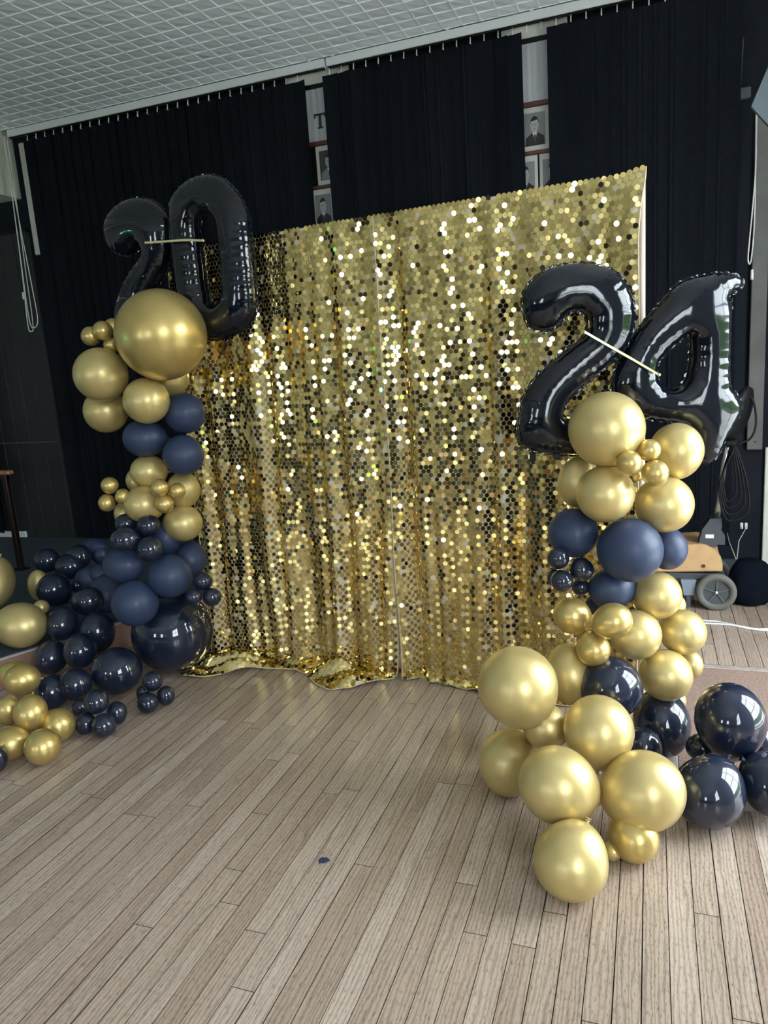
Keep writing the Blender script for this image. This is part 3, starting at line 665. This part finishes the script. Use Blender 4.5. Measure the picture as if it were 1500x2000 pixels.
 (-0.067, 2.556, 1.121, 0.0418, 1.0, (-0.26, 0.89, -0.37), 0, 'GC', 2, 'mini gold balloon left of the trio on the right column'),
 (0.014, 2.597, 1.08, 0.0448, 1.0, (-0.68, 0.72, 0.14), 0, 'GC', 2, 'mini gold balloon right of the trio on the right column'),
 (-0.043, 2.672, 1.06, 0.019, 1.0, (-0.47, 0.84, 0.27), 0, 'GC', 2, 'tiny gold balloon wedged under the trio on the right column'),
 (-0.25, 2.765, 1.023, 0.077, 1.23, (-0.08, 0.02, -1.0), 0, 'G', 2, 'shaded gold balloon behind the left side of the right column top'),
 (-0.149, 2.632, 1.003, 0.0997, 1.0, (-0.35, 0.83, -0.43), 0, 'G', 2, 'pale gold balloon left above the navy band of the right column'),
 (0.046, 2.747, 0.943, 0.1012, 1.0, (-0.38, 0.72, -0.58), 0, 'G', 2, 'cream gold balloon right above the navy band of the right column'),
 (-0.267, 2.695, 0.846, 0.0905, 1.0, (-0.4, 0.81, -0.42), 0, 'NM', 2, 'dark navy balloon at the left of the navy band on the right column'),
 (-0.068, 2.641, 0.801, 0.1131, 1.0, (0.02, 1.0, 0.09), 0, 'NM', 2, 'largest navy balloon in the centre of the right column navy band'),
 (0.058, 2.805, 0.766, 0.072, 1.096, (-0.09, 0.43, 0.9), 0, 'NM', 2, 'bright lit navy balloon at the right of the navy band'),
 (-0.31, 2.594, 0.778, 0.0397, 1.0, (-0.55, 0.63, -0.55), 0, 'N', 2, 'mini navy balloon upper left of the cluster on the right column'),
 (-0.232, 2.623, 0.73, 0.0433, 1.0, (-0.56, 0.82, -0.15), 0, 'N', 2, 'mini navy balloon right of the cluster on the right column'),
 (-0.297, 2.577, 0.699, 0.0396, 1.0, (-0.08, 0.96, -0.29), 0, 'N', 2, 'mini navy balloon lower left of the cluster on the right column'),
 (-0.333, 2.649, 0.688, 0.0257, 1.314, (-0.09, 0.43, 0.9), 0, 'N', 2, 'mini navy balloon behind the left of the cluster on the right column'),
 (-0.242, 2.683, 0.645, 0.0325, 1.0, (-0.59, 0.61, -0.53), 0, 'N', 2, 'mini dark navy balloon low behind the cluster on the right column'),
 (-0.133, 2.713, 0.634, 0.077, 1.148, (0.83, 0.55, -0.11), 0, 'NM', 2, 'navy balloon below the largest navy one on the right column'),
 (-0.197, 2.785, 0.545, 0.0383, 1.0, (-0.25, 0.94, 0.25), 0, 'NM', 2, 'dark navy balloon in shadow above the two satin gold ones'),
 (0.023, 2.749, 0.603, 0.0878, 1.0, (-0.4, 0.9, 0.19), 0, 'G', 2, 'gold balloon just below the navy band at right of the column'),
 (0.09, 2.913, 0.512, 0.0405, 1.067, (-0.08, 0.02, -1.0), 0, 'G', 2, 'gold balloon sliver behind the right edge of the lower column'),
 (-0.265, 2.589, 0.566, 0.0663, 1.022, (0.8, 0.35, -0.49), 1, 'GC', 2, 'satin gold balloon leftmost of the lower right column'),
 (-0.122, 2.514, 0.58, 0.0621, 1.097, (-0.92, -0.24, -0.31), 1, 'GC', 2, 'satin gold balloon in front, right of the leftmost satin one'),
 (-0.05, 2.669, 0.477, 0.0917, 1.0, (-0.32, 0.77, -0.55), 0, 'G', 2, 'gold balloon in the middle of the lower right column'),
 (0.113, 2.783, 0.453, 0.0844, 1.0, (-0.55, 0.81, 0.17), 0, 'G', 2, 'gold balloon furthest right on the lower right column'),
 (-0.189, 2.532, 0.465, 0.0592, 1.018, (-0.32, 0.24, 0.92), 1, 'GC', 2, 'satin gold balloon above the glossy navy one on the lower column'),
 (0.054, 2.686, 0.32, 0.0936, 1.0, (0.03, 0.99, 0.17), 0, 'G', 2, 'gold balloon lowest in front of the right column foot'),
 (0.15, 2.882, 0.287, 0.0437, 1.194, (-0.09, 0.43, 0.9), 0, 'G', 2, 'gold balloon half hidden at the right of the column foot by the mat'),
 (-0.276, 2.564, 0.351, 0.0868, 1.259, (-0.09, 0.43, 0.9), 0, 'G', 2, 'shaded gold balloon at the column foot beside the curtain hem'),
 (0.091, 2.828, 0.156, 0.0412, 1.0, (-0.18, 0.98, 0.08), 0, 'G', 2, 'small gold balloon sliver under the column foot by the doormat'),
 (-0.41, 2.258, 0.429, 0.1314, 1.001, (0.37, 0.1, -0.92), 1, 'G', 3, 'large gold balloon upper left of the front heap by the curtain'),
 (-0.329, 2.309, 0.268, 0.0769, 1.0, (-0.2, 0.98, 0.1), 0, 'G', 3, 'medium pale gold balloon between the upper two of the front heap'),
 (-0.459, 2.31, 0.118, 0.1051, 1.104, (-0.08, 0.02, -1.0), 0, 'G', 3, 'gold balloon resting on the floor at the left of the front heap'),
 (-0.154, 2.246, 0.304, 0.1101, 1.041, (-0.02, -0.06, -1.0), 1, 'G', 3, 'gold balloon topping the middle of the front heap'),
 (-0.259, 2.037, 0.226, 0.1137, 1.045, (0.81, 0.36, -0.46), 1, 'G', 3, 'large gold balloon front left of the heap above the lowest one'),
 (-0.017, 2.127, 0.187, 0.1177, 1.035, (-0.93, -0.24, -0.29), 1, 'G', 3, 'largest gold balloon front right of the heap beside black navy ones'),
 (-0.208, 1.868, 0.099, 0.1042, 1.0, (0.36, 0.47, 0.81), 1, 'G', 3, 'gold balloon lowest and nearest of the front heap on the floorboards'),
 (-0.043, 2.057, 0.072, 0.0723, 1.0, (-0.71, 0.05, 0.7), 1, 'GC', 3, 'small drooping gold balloon right of the lowest one in the front heap'),
 (-0.104, 2.037, 0.03, 0.0285, 1.0, (-0.19, 0.98, -0.02), 0, 'G', 3, 'gold balloon barely visible behind the lowest two of the heap'),
 (-0.13, 2.533, 0.326, 0.1093, 1.0, (-0.5, 0.84, 0.21), 0, 'N', 3, 'glossy navy balloon above the front heap with window glints'),
 (0.041, 2.69, 0.126, 0.1032, 1.205, (-0.09, 0.43, 0.9), 0, 'N', 3, 'tall glossy navy balloon right of the front heap with bright glints'),
 (-0.024, 2.551, 0.101, 0.0677, 1.0, (-0.63, 0.74, 0.25), 0, 'N', 3, 'glossy navy balloon mostly hidden behind the gold front heap'),
 (0.253, 2.504, 0.254, 0.1134, 1.118, (0.07, -0.03, -1.0), 1, 'N', 3, 'large black navy balloon topmost of the pile on the mat'),
 (0.174, 2.276, 0.116, 0.1074, 1.035, (0.46, 0.49, 0.74), 1, 'N', 3, 'large black navy balloon frontmost of the pile at the mat edge'),
 (0.163, 2.535, 0.127, 0.0464, 1.0, (0.08, 0.99, -0.06), 0, 'N', 3, 'black navy balloon hidden at the back left of the mat pile'),
 (0.368, 2.376, 0.112, 0.0997, 1.0, (-0.77, 0.01, 0.64), 1, 'N', 3, 'black navy balloon of the mat pile cut by the right edge'),
 (0.351, 2.626, 0.12, 0.0637, 1.07, (-0.08, 0.02, -1.0), 0, 'N', 3, 'black navy balloon at the back of the mat pile near the edge'),
]
for x, y, z, R, el, ax, tear, mk, g, lab in BALLOONS:
    me, kn = BM[mk, tear]; o = link('balloon', me); tag(o, lab, 'balloon', GRP[g])
    q = Vector((0, 0, -1)).rotation_difference(Vector(ax)); o.rotation_mode = 'QUATERNION'; o.rotation_quaternion = q
    o.location = (x, y, z); o.scale = (R, R, R*el)
    k = link('knot', kn, o)
    if R > .12: k.scale = (.6, .6, 1)

# ------------------------------------------------------------------ foil number balloons
DIG = {'zero': ([(-0.219, 0.25), (-0.179, 0.304), (-0.11, 0.346), (-0.038, 0.363), (0.025, 0.361), (0.078, 0.345), (0.131, 0.308), (0.173, 0.257), (0.203, 0.202), (0.216, 0.143), (0.218, 0.079), (0.218, -0.005), (0.217, -0.109), (0.214, -0.201), (0.199, -0.266), (0.158, -0.313), (0.104, -0.34), (0.042, -0.355), (-0.012, -0.364), (-0.086, -0.357), (-0.15, -0.326), (-0.196, -0.273), (-0.222, -0.2), (-0.227, -0.116), (-0.228, -0.019), (-0.228, 0.077), (-0.224, 0.171)], [(-0.05, 0.167), (-0.025, 0.188), (0.005, 0.19), (0.029, 0.176), (0.042, 0.148), (0.045, 0.095), (0.046, 0.016), (0.044, -0.083), (0.041, -0.15), (0.021, -0.185), (-0.012, -0.204), (-0.04, -0.196), (-0.05, -0.168), (-0.057, -0.092), (-0.057, 0.029), (-0.056, 0.108)], (-1.906, 3.116, 2.031)), 'two_l': ([(-0.198, 0.164), (-0.194, 0.214), (-0.167, 0.259), (-0.119, 0.294), (-0.057, 0.316), (0.012, 0.323), (0.076, 0.313), (0.128, 0.292), (0.177, 0.251), (0.206, 0.207), (0.215, 0.158), (0.205, 0.099), (0.183, 0.033), (0.15, -0.025), (0.088, -0.089), (0.036, -0.14), (0.017, -0.167), (0.047, -0.191), (0.112, -0.201), (0.151, -0.222), (0.154, -0.265), (0.133, -0.306), (0.092, -0.321), (0.007, -0.311), (-0.089, -0.3), (-0.168, -0.29), (-0.209, -0.264), (-0.21, -0.219), (-0.19, -0.162), (-0.14, -0.086), (-0.079, -0.021), (-0.016, 0.029), (0.026, 0.066), (0.036, 0.092), (0.022, 0.108), (-0.022, 0.079), (-0.082, 0.07), (-0.147, 0.092), (-0.184, 0.12)], [], (-2.348, 3.17, 2.039)), 'two_r': ([(-0.17, 0.176), (-0.176, 0.218), (-0.168, 0.253), (-0.142, 0.286), (-0.106, 0.313), (-0.063, 0.33), (-0.003, 0.337), (0.056, 0.334), (0.11, 0.32), (0.151, 0.299), (0.186, 0.262), (0.207, 0.225), (0.219, 0.177), (0.221, 0.124), (0.211, 0.077), (0.192, 0.036), (0.161, 0.002), (0.112, -0.038), (0.063, -0.076), (0.019, -0.109), (-0.015, -0.139), (-0.036, -0.175), (-0.035, -0.204), (-0.001, -0.218), (0.061, -0.225), (0.123, -0.236), (0.166, -0.251), (0.181, -0.29), (0.172, -0.327), (0.134, -0.347), (0.072, -0.348), (0.009, -0.346), (-0.06, -0.34), (-0.122, -0.33), (-0.172, -0.312), (-0.203, -0.285), (-0.211, -0.24), (-0.203, -0.19), (-0.189, -0.134), (-0.166, -0.092), (-0.134, -0.051), (-0.09, -0.011), (-0.04, 0.028), (0.004, 0.06), (0.034, 0.078), (0.051, 0.106), (0.051, 0.142), (0.036, 0.164), (0.012, 0.171), (-0.012, 0.165), (-0.037, 0.142), (-0.062, 0.12), (-0.099, 0.112), (-0.138, 0.119), (-0.159, 0.136)], [], (-0.267, 2.8, 1.466)), 'four': ([(0.189, 0.267), (0.18, 0.286), (0.149, 0.301), (0.088, 0.308), (0.028, 0.301), (-0.023, 0.29), (-0.062, 0.266), (-0.105, 0.222), (-0.147, 0.178), (-0.19, 0.128), (-0.224, 0.076), (-0.252, 0.03), (-0.274, -0.018), (-0.282, -0.06), (-0.271, -0.11), (-0.234, -0.15), (-0.184, -0.178), (-0.121, -0.195), (-0.058, -0.206), (-0.008, -0.228), (0.021, -0.268), (0.028, -0.319), (0.038, -0.356), (0.077, -0.367), (0.114, -0.339), (0.138, -0.282), (0.174, -0.222), (0.195, -0.179), (0.19, -0.149), (0.175, -0.12), (0.151, -0.097), (0.145, -0.052), (0.145, 0.045), (0.144, 0.135), (0.149, 0.194), (0.144, 0.218), (0.124, 0.212), (0.148, 0.232), (0.172, 0.246)], [(-0.004, 0.106), (-0.001, 0.055), (-0.003, -0.006), (-0.015, -0.054), (-0.039, -0.083), (-0.069, -0.09), (-0.097, -0.074), (-0.114, -0.041), (-0.117, -0.01), (-0.104, 0.021), (-0.073, 0.054), (-0.036, 0.081)], (0.13, 2.929, 1.426))}
def smooth_loop(p, step):
    p = [Vector((x, y, 0)) for x, y in p]; n = len(p); o = []
    for i in range(n):
        a, b, c, d = p[i-1], p[i], p[(i+1) % n], p[(i+2) % n]
        for k in range(6):
            t = k/6; o.append(.5*((2*b)+(c-a)*t+(2*a-5*b+4*c-d)*t*t+(3*b-a-3*c+d)*t**3))
    q = np.array([(v.x, v.y) for v in o]); e = np.roll(q, -1, 0); l = np.hypot(*(e-q).T); s = np.concatenate([[0], np.cumsum(l)])
    m = max(12, int(s[-1]/step)); u = np.linspace(0, s[-1], m, endpoint=False); q2 = np.vstack([q, q[:1]])
    return np.stack([np.interp(u, s, q2[:, 0]), np.interp(u, s, q2[:, 1])], 1)
def inside(pts, loops):
    r = np.zeros(len(pts), bool)
    for lp in loops:
        a = lp; b = np.roll(lp, -1, 0)
        for (x0, y0), (x1, y1) in zip(a, b):
            if y0 == y1: continue
            c = ((y0 > pts[:, 1]) != (y1 > pts[:, 1])) & (pts[:, 0] < (x1-x0)*(pts[:, 1]-y0)/(y1-y0)+x0); r ^= c
    return r
def foil(key, rightv, label, flat=.80, thick=1.0):
    outl, hole, pos = DIG[key]
    loops = [smooth_loop(outl, .0085)]+([smooth_loop(hole, .0085)] if hole else [])
    # soft scallops where the seam gathers
    allb = np.vstack(loops); lo = allb.min(0)-.02; hi = allb.max(0)+.02; hgrid = .0045
    nx, ny = (np.ceil((hi-lo)/hgrid)).astype(int)+1
    gx, gy = np.meshgrid(lo[0]+np.arange(nx)*hgrid, lo[1]+np.arange(ny)*hgrid, indexing='ij')
    ins = inside(np.stack([gx.ravel(), gy.ravel()], 1), loops).reshape(nx, ny)
    U = np.zeros((nx, ny)); par = (np.add.outer(np.arange(nx), np.arange(ny)) % 2).astype(bool)
    for it in range(420):                                       # Poisson inflation, red-black over-relaxation
        for c in (par, ~par):
            avg = .25*(np.roll(U, 1, 0)+np.roll(U, -1, 0)+np.roll(U, 1, 1)+np.roll(U, -1, 1)+hgrid*hgrid)
            U = np.where(ins & c, U+1.93*(avg-U), U)
    sp = .0105; px, py = np.meshgrid(np.arange(lo[0], hi[0], sp), np.arange(lo[1], hi[1], sp*.866), indexing='ij')
    px = px+np.where(np.arange(px.shape[1]) % 2, sp/2, 0)[None, :]
    pp = np.stack([px.ravel(), py.ravel()], 1); pp = pp[inside(pp, loops)]
    def near(p):
        d = np.full(len(p), 9.); sarc = np.zeros(len(p)); off = 0
        for lp in loops:
            for i in range(0, len(p), 600):
                q = p[i:i+600]; dd = np.hypot(q[:, None, 0]-lp[None, :, 0], q[:, None, 1]-lp[None, :, 1]); j = dd.argmin(1); m = dd[np.arange(len(q)), j]
                bt = m < d[i:i+600]; d[i:i+600] = np.where(bt, m, d[i:i+600]); sarc[i:i+600] = np.where(bt, j*.0085+off, sarc[i:i+600])
            off += 17.3
        return d, sarc
    d, sa = near(pp); pp = pp[d > .005]
    verts = [tuple(v) for v in allb]+[tuple(v) for v in pp]; edges = []; k = 0
    for lp in loops: n = len(lp); edges += [(k+i, k+(i+1) % n) for i in range(n)]; k += n
    vo, eo, fo, *_ = delaunay_2d_cdt([Vector(v) for v in verts], edges, [], 0, 1e-6)
    V = np.array([(v.x, v.y) for v in vo]); Ft = np.array([f for f in fo if len(f) == 3])
    Ft = Ft[inside(V[Ft].mean(1), loops)]
    d, sa = near(V)
    fx = (V-lo)/hgrid; i0 = np.clip(fx.astype(int), 0, [nx-2, ny-2]); t = fx-i0
    Ui = sum(U[i0[:, 0]+a, i0[:, 1]+b]*(t[:, 0] if a else 1-t[:, 0])*(t[:, 1] if b else 1-t[:, 1]) for a in (0, 1) for b in (0, 1))
    z = flat*np.sqrt(2*np.maximum(Ui, 0)); onb = d < .002; z[onb] = 0
    pk = (np.sin(2*np.pi*sa/.034)+.6*np.sin(2*np.pi*sa/.053+1.3))*np.exp(-d/.022)
    z = z*(1-.11*pk*(.4+.6*np.sin(sa*9)**2))
    # front (towards -Y local) and back
    nb = len(V); bi = np.where(onb)[0]; back = np.arange(nb)+nb; back[bi] = bi
    allv = np.vstack([np.c_[V[:, 0], -z, V[:, 1]], np.c_[V[:, 0], z, V[:, 1]]])
    F = [tuple(f) for f in Ft]+[tuple(back[list(f)][::-1]) for f in Ft]
    r = empty('number_balloon', pos, math.atan2(rightv[1], rightv[0])); tag(r, label, 'balloon', 'black foil number balloons')
    me = mesh('foil_body', allv, F, FOIL, True); b = link('foil_body', me, r)
    seam = MB()
    for lp in loops:
        n = len(lp); e = np.roll(lp, -1, 0)-np.roll(lp, 1, 0); nr = np.stack([e[:, 1], -e[:, 0]], 1); nr /= np.linalg.norm(nr, axis=1, keepdims=True)+1e-9
        if inside(lp[:1]+nr[:1]*.004, loops)[0]: nr = -nr
        wd = .0055+.0022*np.sin(np.arange(n)*.0085*2*np.pi/.034)
        o_ = lp+nr*wd[:, None]; wob = .0015*np.sin(np.arange(n)*1.9)
        v = [(p[0], -.0004, p[1]) for p in lp]+[(p[0], wob[i], p[1]) for i, p in enumerate(o_)]
        seam.add(v, [(i, (i+1) % n, n+(i+1) % n, n+i) for i in range(n)])
    seam.build('seam', FOIL, r)
    return r, loops
z_, _ = foil('zero', (.9955, -.0948), 'black foil number zero balloon overlapping the curtain corner')
MB().tube([(.03, .0, -.355), (.025, -.01, -.385), (.015, -.012, -.41)], [.012, .008, .004], 8).build('tail', FOIL, z_, True)
foil('two_l', (.9955, -.0948), 'black foil number two balloon behind the huge gold balloon')
t_, _ = foil('two_r', (.96, .28), 'black foil number two balloon in front of the gold curtain')
for x in (-.155, -.065): MB().box(x-.012, x+.012, -.008, .008, -.360, -.325, .003).build('tab', FOIL, t_)
foil('four', (.94, .342), 'black foil number four balloon at the right of the curtain')
def ribbon(pts, label):
    r = empty('ribbon', pts[0]); tag(r, label, 'ribbon', 'gold ribbons tying the number balloons')
    q = [Vector(p)-Vector(pts[0]) for p in spline(pts, 4)]; v = []; f = []
    for p in q: v += [(p.x, p.y, p.z-.0045), (p.x, p.y-.002, p.z-.0045), (p.x, p.y-.002, p.z+.0045), (p.x, p.y, p.z+.0045)]
    for i in range(len(q)-1):
        for k in range(4): f.append((i*4+k, i*4+(k+1) % 4, i*4+4+(k+1) % 4, i*4+4+k))
    MB().add(v, f).build('strip', RIBBON, r)
    MB().lathe([(.001, .006), (.006, .003), (.006, -.003), (.001, -.006)], 8, Matrix.Translation(q[-1])).build('tied_end', RIBBON, r, True)
ribbon([(-2.215, 3.035, 2.128), (-2.103, 3.024, 2.119), (-1.986, 3.013, 2.11), (-1.882, 3.003, 2.095)], 'thin pale gold ribbon tying the black two and zero together')
ribbon([(-0.217, 2.722, 1.562), (-0.137, 2.748, 1.508), (-0.053, 2.775, 1.452), (0.027, 2.801, 1.397)], 'thin pale gold ribbon slanting between the black two and four')

# ------------------------------------------------------------------ green party light on a stand, left of the view
def party_light(loc):
    r = empty('party_light', (loc[0], loc[1], .17)); tag(r, 'small green party light on a thin black stand beside the stage', 'lamp')
    h = loc[2]-.17
    MB().tube([(0, 0, .0), (0, 0, h-.06)], .012, 8).build('stand_pole', BLACKPL, r)
    for k in range(3): MB().tube([(0, 0, .35), (.28*math.cos(k*2.1), .28*math.sin(k*2.1), .01)], .009, 6).build('stand_leg', BLACKPL, r)
    MB().box(-.09, .03, -.06, .06, h-.06, h+.06, .01).build('lamp_body', BLACKPL, r)
    e = bpy.data.materials.new('green_lens'); e.use_nodes = True; nt = e.node_tree; nt.nodes.clear(); o = nt.nodes.new('ShaderNodeOutputMaterial'); em = nt.nodes.new('ShaderNodeEmission')
    em.inputs[0].default_value = (.08, 1, .55, 1); em.inputs[1].default_value = 30; nt.links.new(em.outputs[0], o.inputs[0])
    MB().lathe([(.001, .012), (.025, .008), (.035, .0)], 16, Matrix.Translation((.03, .01, h)) @ Matrix.Rotation(math.pi/2, 4, 'Y')).build('lens', e, r, True)
    l = bpy.data.lights.new('party_beam', 'POINT'); l.energy = 3.2; l.color = (.08, 1, .55); l.shadow_soft_size = .035
    lo = bpy.data.objects.new('party_beam', l); lo.location = (.10, .03, h); COL.objects.link(lo); lo.parent = r
party_light((-4.7, 1.3, 1.65))

# ------------------------------------------------------------------ handrail on the stage
hr_ = empty('handrail', (-4.467, 4.104, .17)); tag(hr_, 'wooden handrail on a dark metal post standing on the stage', 'handrail')
MB().box(-.02, .02, -.02, .02, 0, .725, .004).build('post', POST, hr_)
MB().box(-1.6, .06, -.028, .028, .725, .755, .008).build('rail', RAILWOOD, hr_)
MB().box(-1.6, .02, -.012, .012, .69, .725).build('rail_bracket', POST, hr_)
MB().box(-.05, .05, -.04, .04, 0, .006).build('foot_plate', POST, hr_)
MB().box(-1.56, -1.52, -.02, .02, 0, .725, .004).build('post', POST, hr_)

# ------------------------------------------------------------------ floor sanding machine by the black wall
mc = empty('floor_sander', (.25, 4.45, 0)); tag(mc, 'floor sanding machine with plywood cover and grey wheel by the black wall', 'machine')
def ML(p): return Vector(p)-Vector((.25, 4.45, 0))
def wheel(yy, nm):
    w = empty(nm, ML((.352, yy, .108))); w.parent = mc; Mx = Matrix.Rotation(math.pi/2, 4, 'X')
    MB().lathe([(.070, -.016), (.100, -.018), (.107, -.008), (.107, .008), (.100, .018), (.070, .016)], 40, Mx, True).build('tyre', TYRE, w, True)
    MB().lathe([(.002, -.008), (.070, -.010), (.071, .010), (.002, .008)], 32, Mx).build('hub_disc', GREYPL, w)
    sp = MB()
    for k in range(5):
        a = k*2*math.pi/5+.3; sp.tube([(0, -.013, 0), (.068*math.cos(a), -.012, .068*math.sin(a))], .003, 6)
    sp.build('spokes', TYRE, w); MB().lathe([(.001, .022), (.006, .021), (.008, .016), (.008, .0)], 12, Matrix.Rotation(math.pi/2, 4, 'X')).build('axle_cap', PLAST, w, True)
wheel(4.365, 'wheel'); wheel(4.72, 'wheel')
poly = [(-.12, .205), (.384, .228), (.384, .264), (.375, .305), (.345, .345), (.30, .372), (.26, .379), (-.05, .36), (-.11, .33)]
MB().prism([(x-.25, z) for x, z in poly], -.06, -.035).build('plywood_cover', MWOOD, mc)
MB().prism([(x-.25, z) for x, z in poly], .215, .24).build('plywood_cover', MWOOD, mc)
MB().prism([(x-.25, z-.012) for x, z in poly], -.035, .215).build('cover_top', MWOOD, mc)
MB().lathe([(.001, .004), (.010, .004), (.010, 0)], 12, Matrix.Translation(ML((.285, 4.389, .252))) @ Matrix.Rotation(math.pi/2, 4, 'X')).build('bolt', DARKWOOD, mc)
MB().box(-.37, .15, -.05, .23, .165, .203, .006).build('chassis', GREYPL, mc)
MB().prism([(-.084, .17), (-.003, .17), (-.013, .08), (-.067, .078)], -.075, -.05).build('scraper_plate', mat('grey_plate', (.22, .26, .32), .4), mc)
MB().box(-.058, -.03, -.07, -.03, .004, .08, .005).build('caster', GREYPL, mc)
MB().prism([(.01, .365), (.105, .345), (.132, .47), (.128, .515), (.07, .512), (.03, .45)], .0, .09).build('motor_housing', GREYPL, mc)
MB().box(.046, .09, -.004, .0, .40, .422, .001).build('label_plate', PLAST, mc)
MB().prism([(.1, .36), (.15, .36), (.15, .41), (.12, .45)], .01, .08).build('housing_wing', GREYPL, mc)
MB().tube([(.105, .04, .50), (.118, .04, .619), (.137, .04, .824), (.158, .04, .94)], .017, 12).build('handle_tube', CHROME, mc, True)
MB().box(.14, .20, .01, .07, .925, .955, .006).build('bracket', BLACKPL, mc)
Md = Matrix.Translation(Vector((.215, .07, 1.09))) @ Matrix.Rotation(math.radians(17), 4, 'Y') @ Matrix.Rotation(math.radians(62), 4, 'Z') @ Matrix.Rotation(math.pi/2, 4, 'X') @ Matrix.Diagonal((.62, 1, 1, 1))
MB().lathe([(.002, .03), (.12, .028), (.155, .012), (.16, -.01), (.14, -.03), (.002, -.036)], 32, Md).build('handle_shield', BLACKPL, mc, True)
cb = MB(); rc = random.Random(3)
for k in range(4):
    w, hh = .032+.013*k, .30+.035*k; x0 = .165+.006*k
    cb.tube(spline([(x0, .0-.006*k, .92), (x0-w, -.012*k, .92-hh*.5), (x0-w*.6, -.012*k, .92-hh*.95), (x0+w*.2, -.012*k, .92-hh), (x0+w*1.1, -.012*k, .92-hh*.85), (x0+w*.9, -.01*k, .92-hh*.45), (x0+.01, 0, .93)], 6), .0055, 6)
cb.tube(spline([(.20, .06, 1.2), (.27, .05, 1.18), (.295, .05, 1.05), (.27, .05, .96), (.20, .05, .93)], 6), .006, 6)
cb.build('power_cable', BLACKPL, mc, True)

bag = empty('dust_bag', (.54, 4.52, 0)); tag(bag, 'dark slumped cloth bag on the floor beside the sanding machine', 'bag')
v = []; f = []; n, m_ = 22, 12
for j in range(m_+1):
    t = j/m_; zz = .265*(1-math.cos(math.pi*t))/2; rr = .125*math.sin(math.pi*(.12+.86*t))**.6*(1.06-.18*t)
    for i in range(n):
        a = 2*math.pi*i/n; k = 1+.07*math.sin(3*a+t*4)+.05*math.sin(7*a-t*6)
        v.append((rr*k*math.cos(a), rr*k*.8*math.sin(a), zz+.002))
for j in range(m_):
    for i in range(n): f.append((j*n+i, j*n+(i+1) % n, (j+1)*n+(i+1) % n, (j+1)*n+i))
f.append(tuple(range(n-1, -1, -1))); f.append(tuple(range(m_*n, m_*n+n)))
MB().add(v, f).build('bag_body', BAG, bag, True)
MB().tube([(-.075, .0, .262), (-.085, .3, .29), (-.078, .552, .305)], .0022, 5).build('string', CORD, bag)
MB().tube([(-.07, .0, .262), (-.03, .3, .295), (.036, .552, .318)], .0022, 5).build('string', CORD, bag)
for i, x in enumerate((.46, .552, .578)):
    hk = empty('wall_hook', (x, YW, .325)); tag(hk, ('small white wall hook left of three above the bag', 'small white wall hook in the middle of three above the bag', 'small white wall hook right of three above the bag')[i], 'hook', 'wall hooks above the bag')
    MB().box(-.008, .008, -.006, 0, -.02, .02, .001).build('plate', PLAST, hk); MB().tube([(0, -.004, -.008), (0, -.022, -.014), (0, -.026, .002)], .003, 6).build('prong', PLAST, hk)
cbl = empty('floor_cable', (.4, 4.12, 0)); tag(cbl, 'pair of white cables lying on the boards by the machine', 'cable')
for k, pts in enumerate(([(.16, 4.20), (.278, 4.164), (.342, 4.158), (.438, 4.11), (.531, 4.071), (.62, 4.09), (1.2, 4.2)], [(.16, 4.14), (.275, 4.123), (.389, 4.117), (.483, 4.075), (.578, 4.058), (.7, 4.05), (1.3, 4.1)])):
    MB().tube(spline([(a-.4, b-4.12, .0058) for a, b in pts], 6), .0052, 6).build('cable', PLAST, cbl, True)

# board, box and panel at the right edge
bd = empty('wall_board', (.61, YW-.002, .82)); tag(bd, 'long narrow grey board fixed to the black wall at far right', 'board')
MB().box(-.045, .042, -.035, .0, 0, 1.95, .004).build('board_face', noisy('grey_board', (.11, .11, .105), (.15, .15, .14), 8, .8), bd)
for zz in (.05, 1.9): MB().lathe([(.001, .002), (.006, .002), (.006, 0)], 10, Matrix.Translation((.0, -.035, zz)) @ Matrix.Rotation(math.pi/2, 4, 'X')).build('screw', BLACKPL, bd)
tag(MB().box(.672, .80, YW-.03, YW-.002, .06, .83, .004).build('door_jamb', CREAM), 'cream painted jamb at the right edge beside the bag', 'jamb')
sn = empty('wall_box', (.50, YW-.002, 2.88)); tag(sn, 'small dark grey box high on the black wall at right', 'box')
MB().box(-.035, .035, -.04, 0, -.03, .03, .006).build('housing', GREYPL, sn); MB().tube([(-.02, -.012, .03), (-.01, -.008, .3)], .004, 6).build('conduit', GREYPL, sn)
sp_ = empty('hanging_panel', (.62, 3.6, 2.40)); tag(sp_, 'blue grey angular panel hung high at the right edge', 'panel')
wd = [(-.238, .025), (-.12, .309), (.2, .309), (.2, -.30), (.02, -.30)]
MB().prism(wd, 0, .025).build('panel_face', GREYBOX, sp_)
MB().tube([(.1, .036, .0), (.4, .036, .1), (XR-.62, .036, .1)], .012, 8).build('arm', BLACKPL, sp_)
# scrap of burst balloon on the boards
sc = MB(); pl = [(-.016, .003), (-.009, .009), (-.002, .007), (.006, .010), (.013, .006), (.022, .004), (.014, -.004), (.006, -.008), (-.002, -.007), (-.006, -.012), (-.009, -.007), (-.015, -.004)]
n = len(pl); sc.add([(x*1.05, y*1.7, .0005) for x, y in pl]+[(x*.95, y*1.55, .0022) for x, y in pl], [tuple(range(n-1, -1, -1)), tuple(range(n, 2*n))]+[(i, (i+1) % n, n+(i+1) % n, n+i) for i in range(n)])
so = sc.build('balloon_scrap', NAVYM); so.location = (-.954, 1.816, 0); tag(so, 'tiny torn scrap of navy balloon on the bare floorboards', 'scrap')
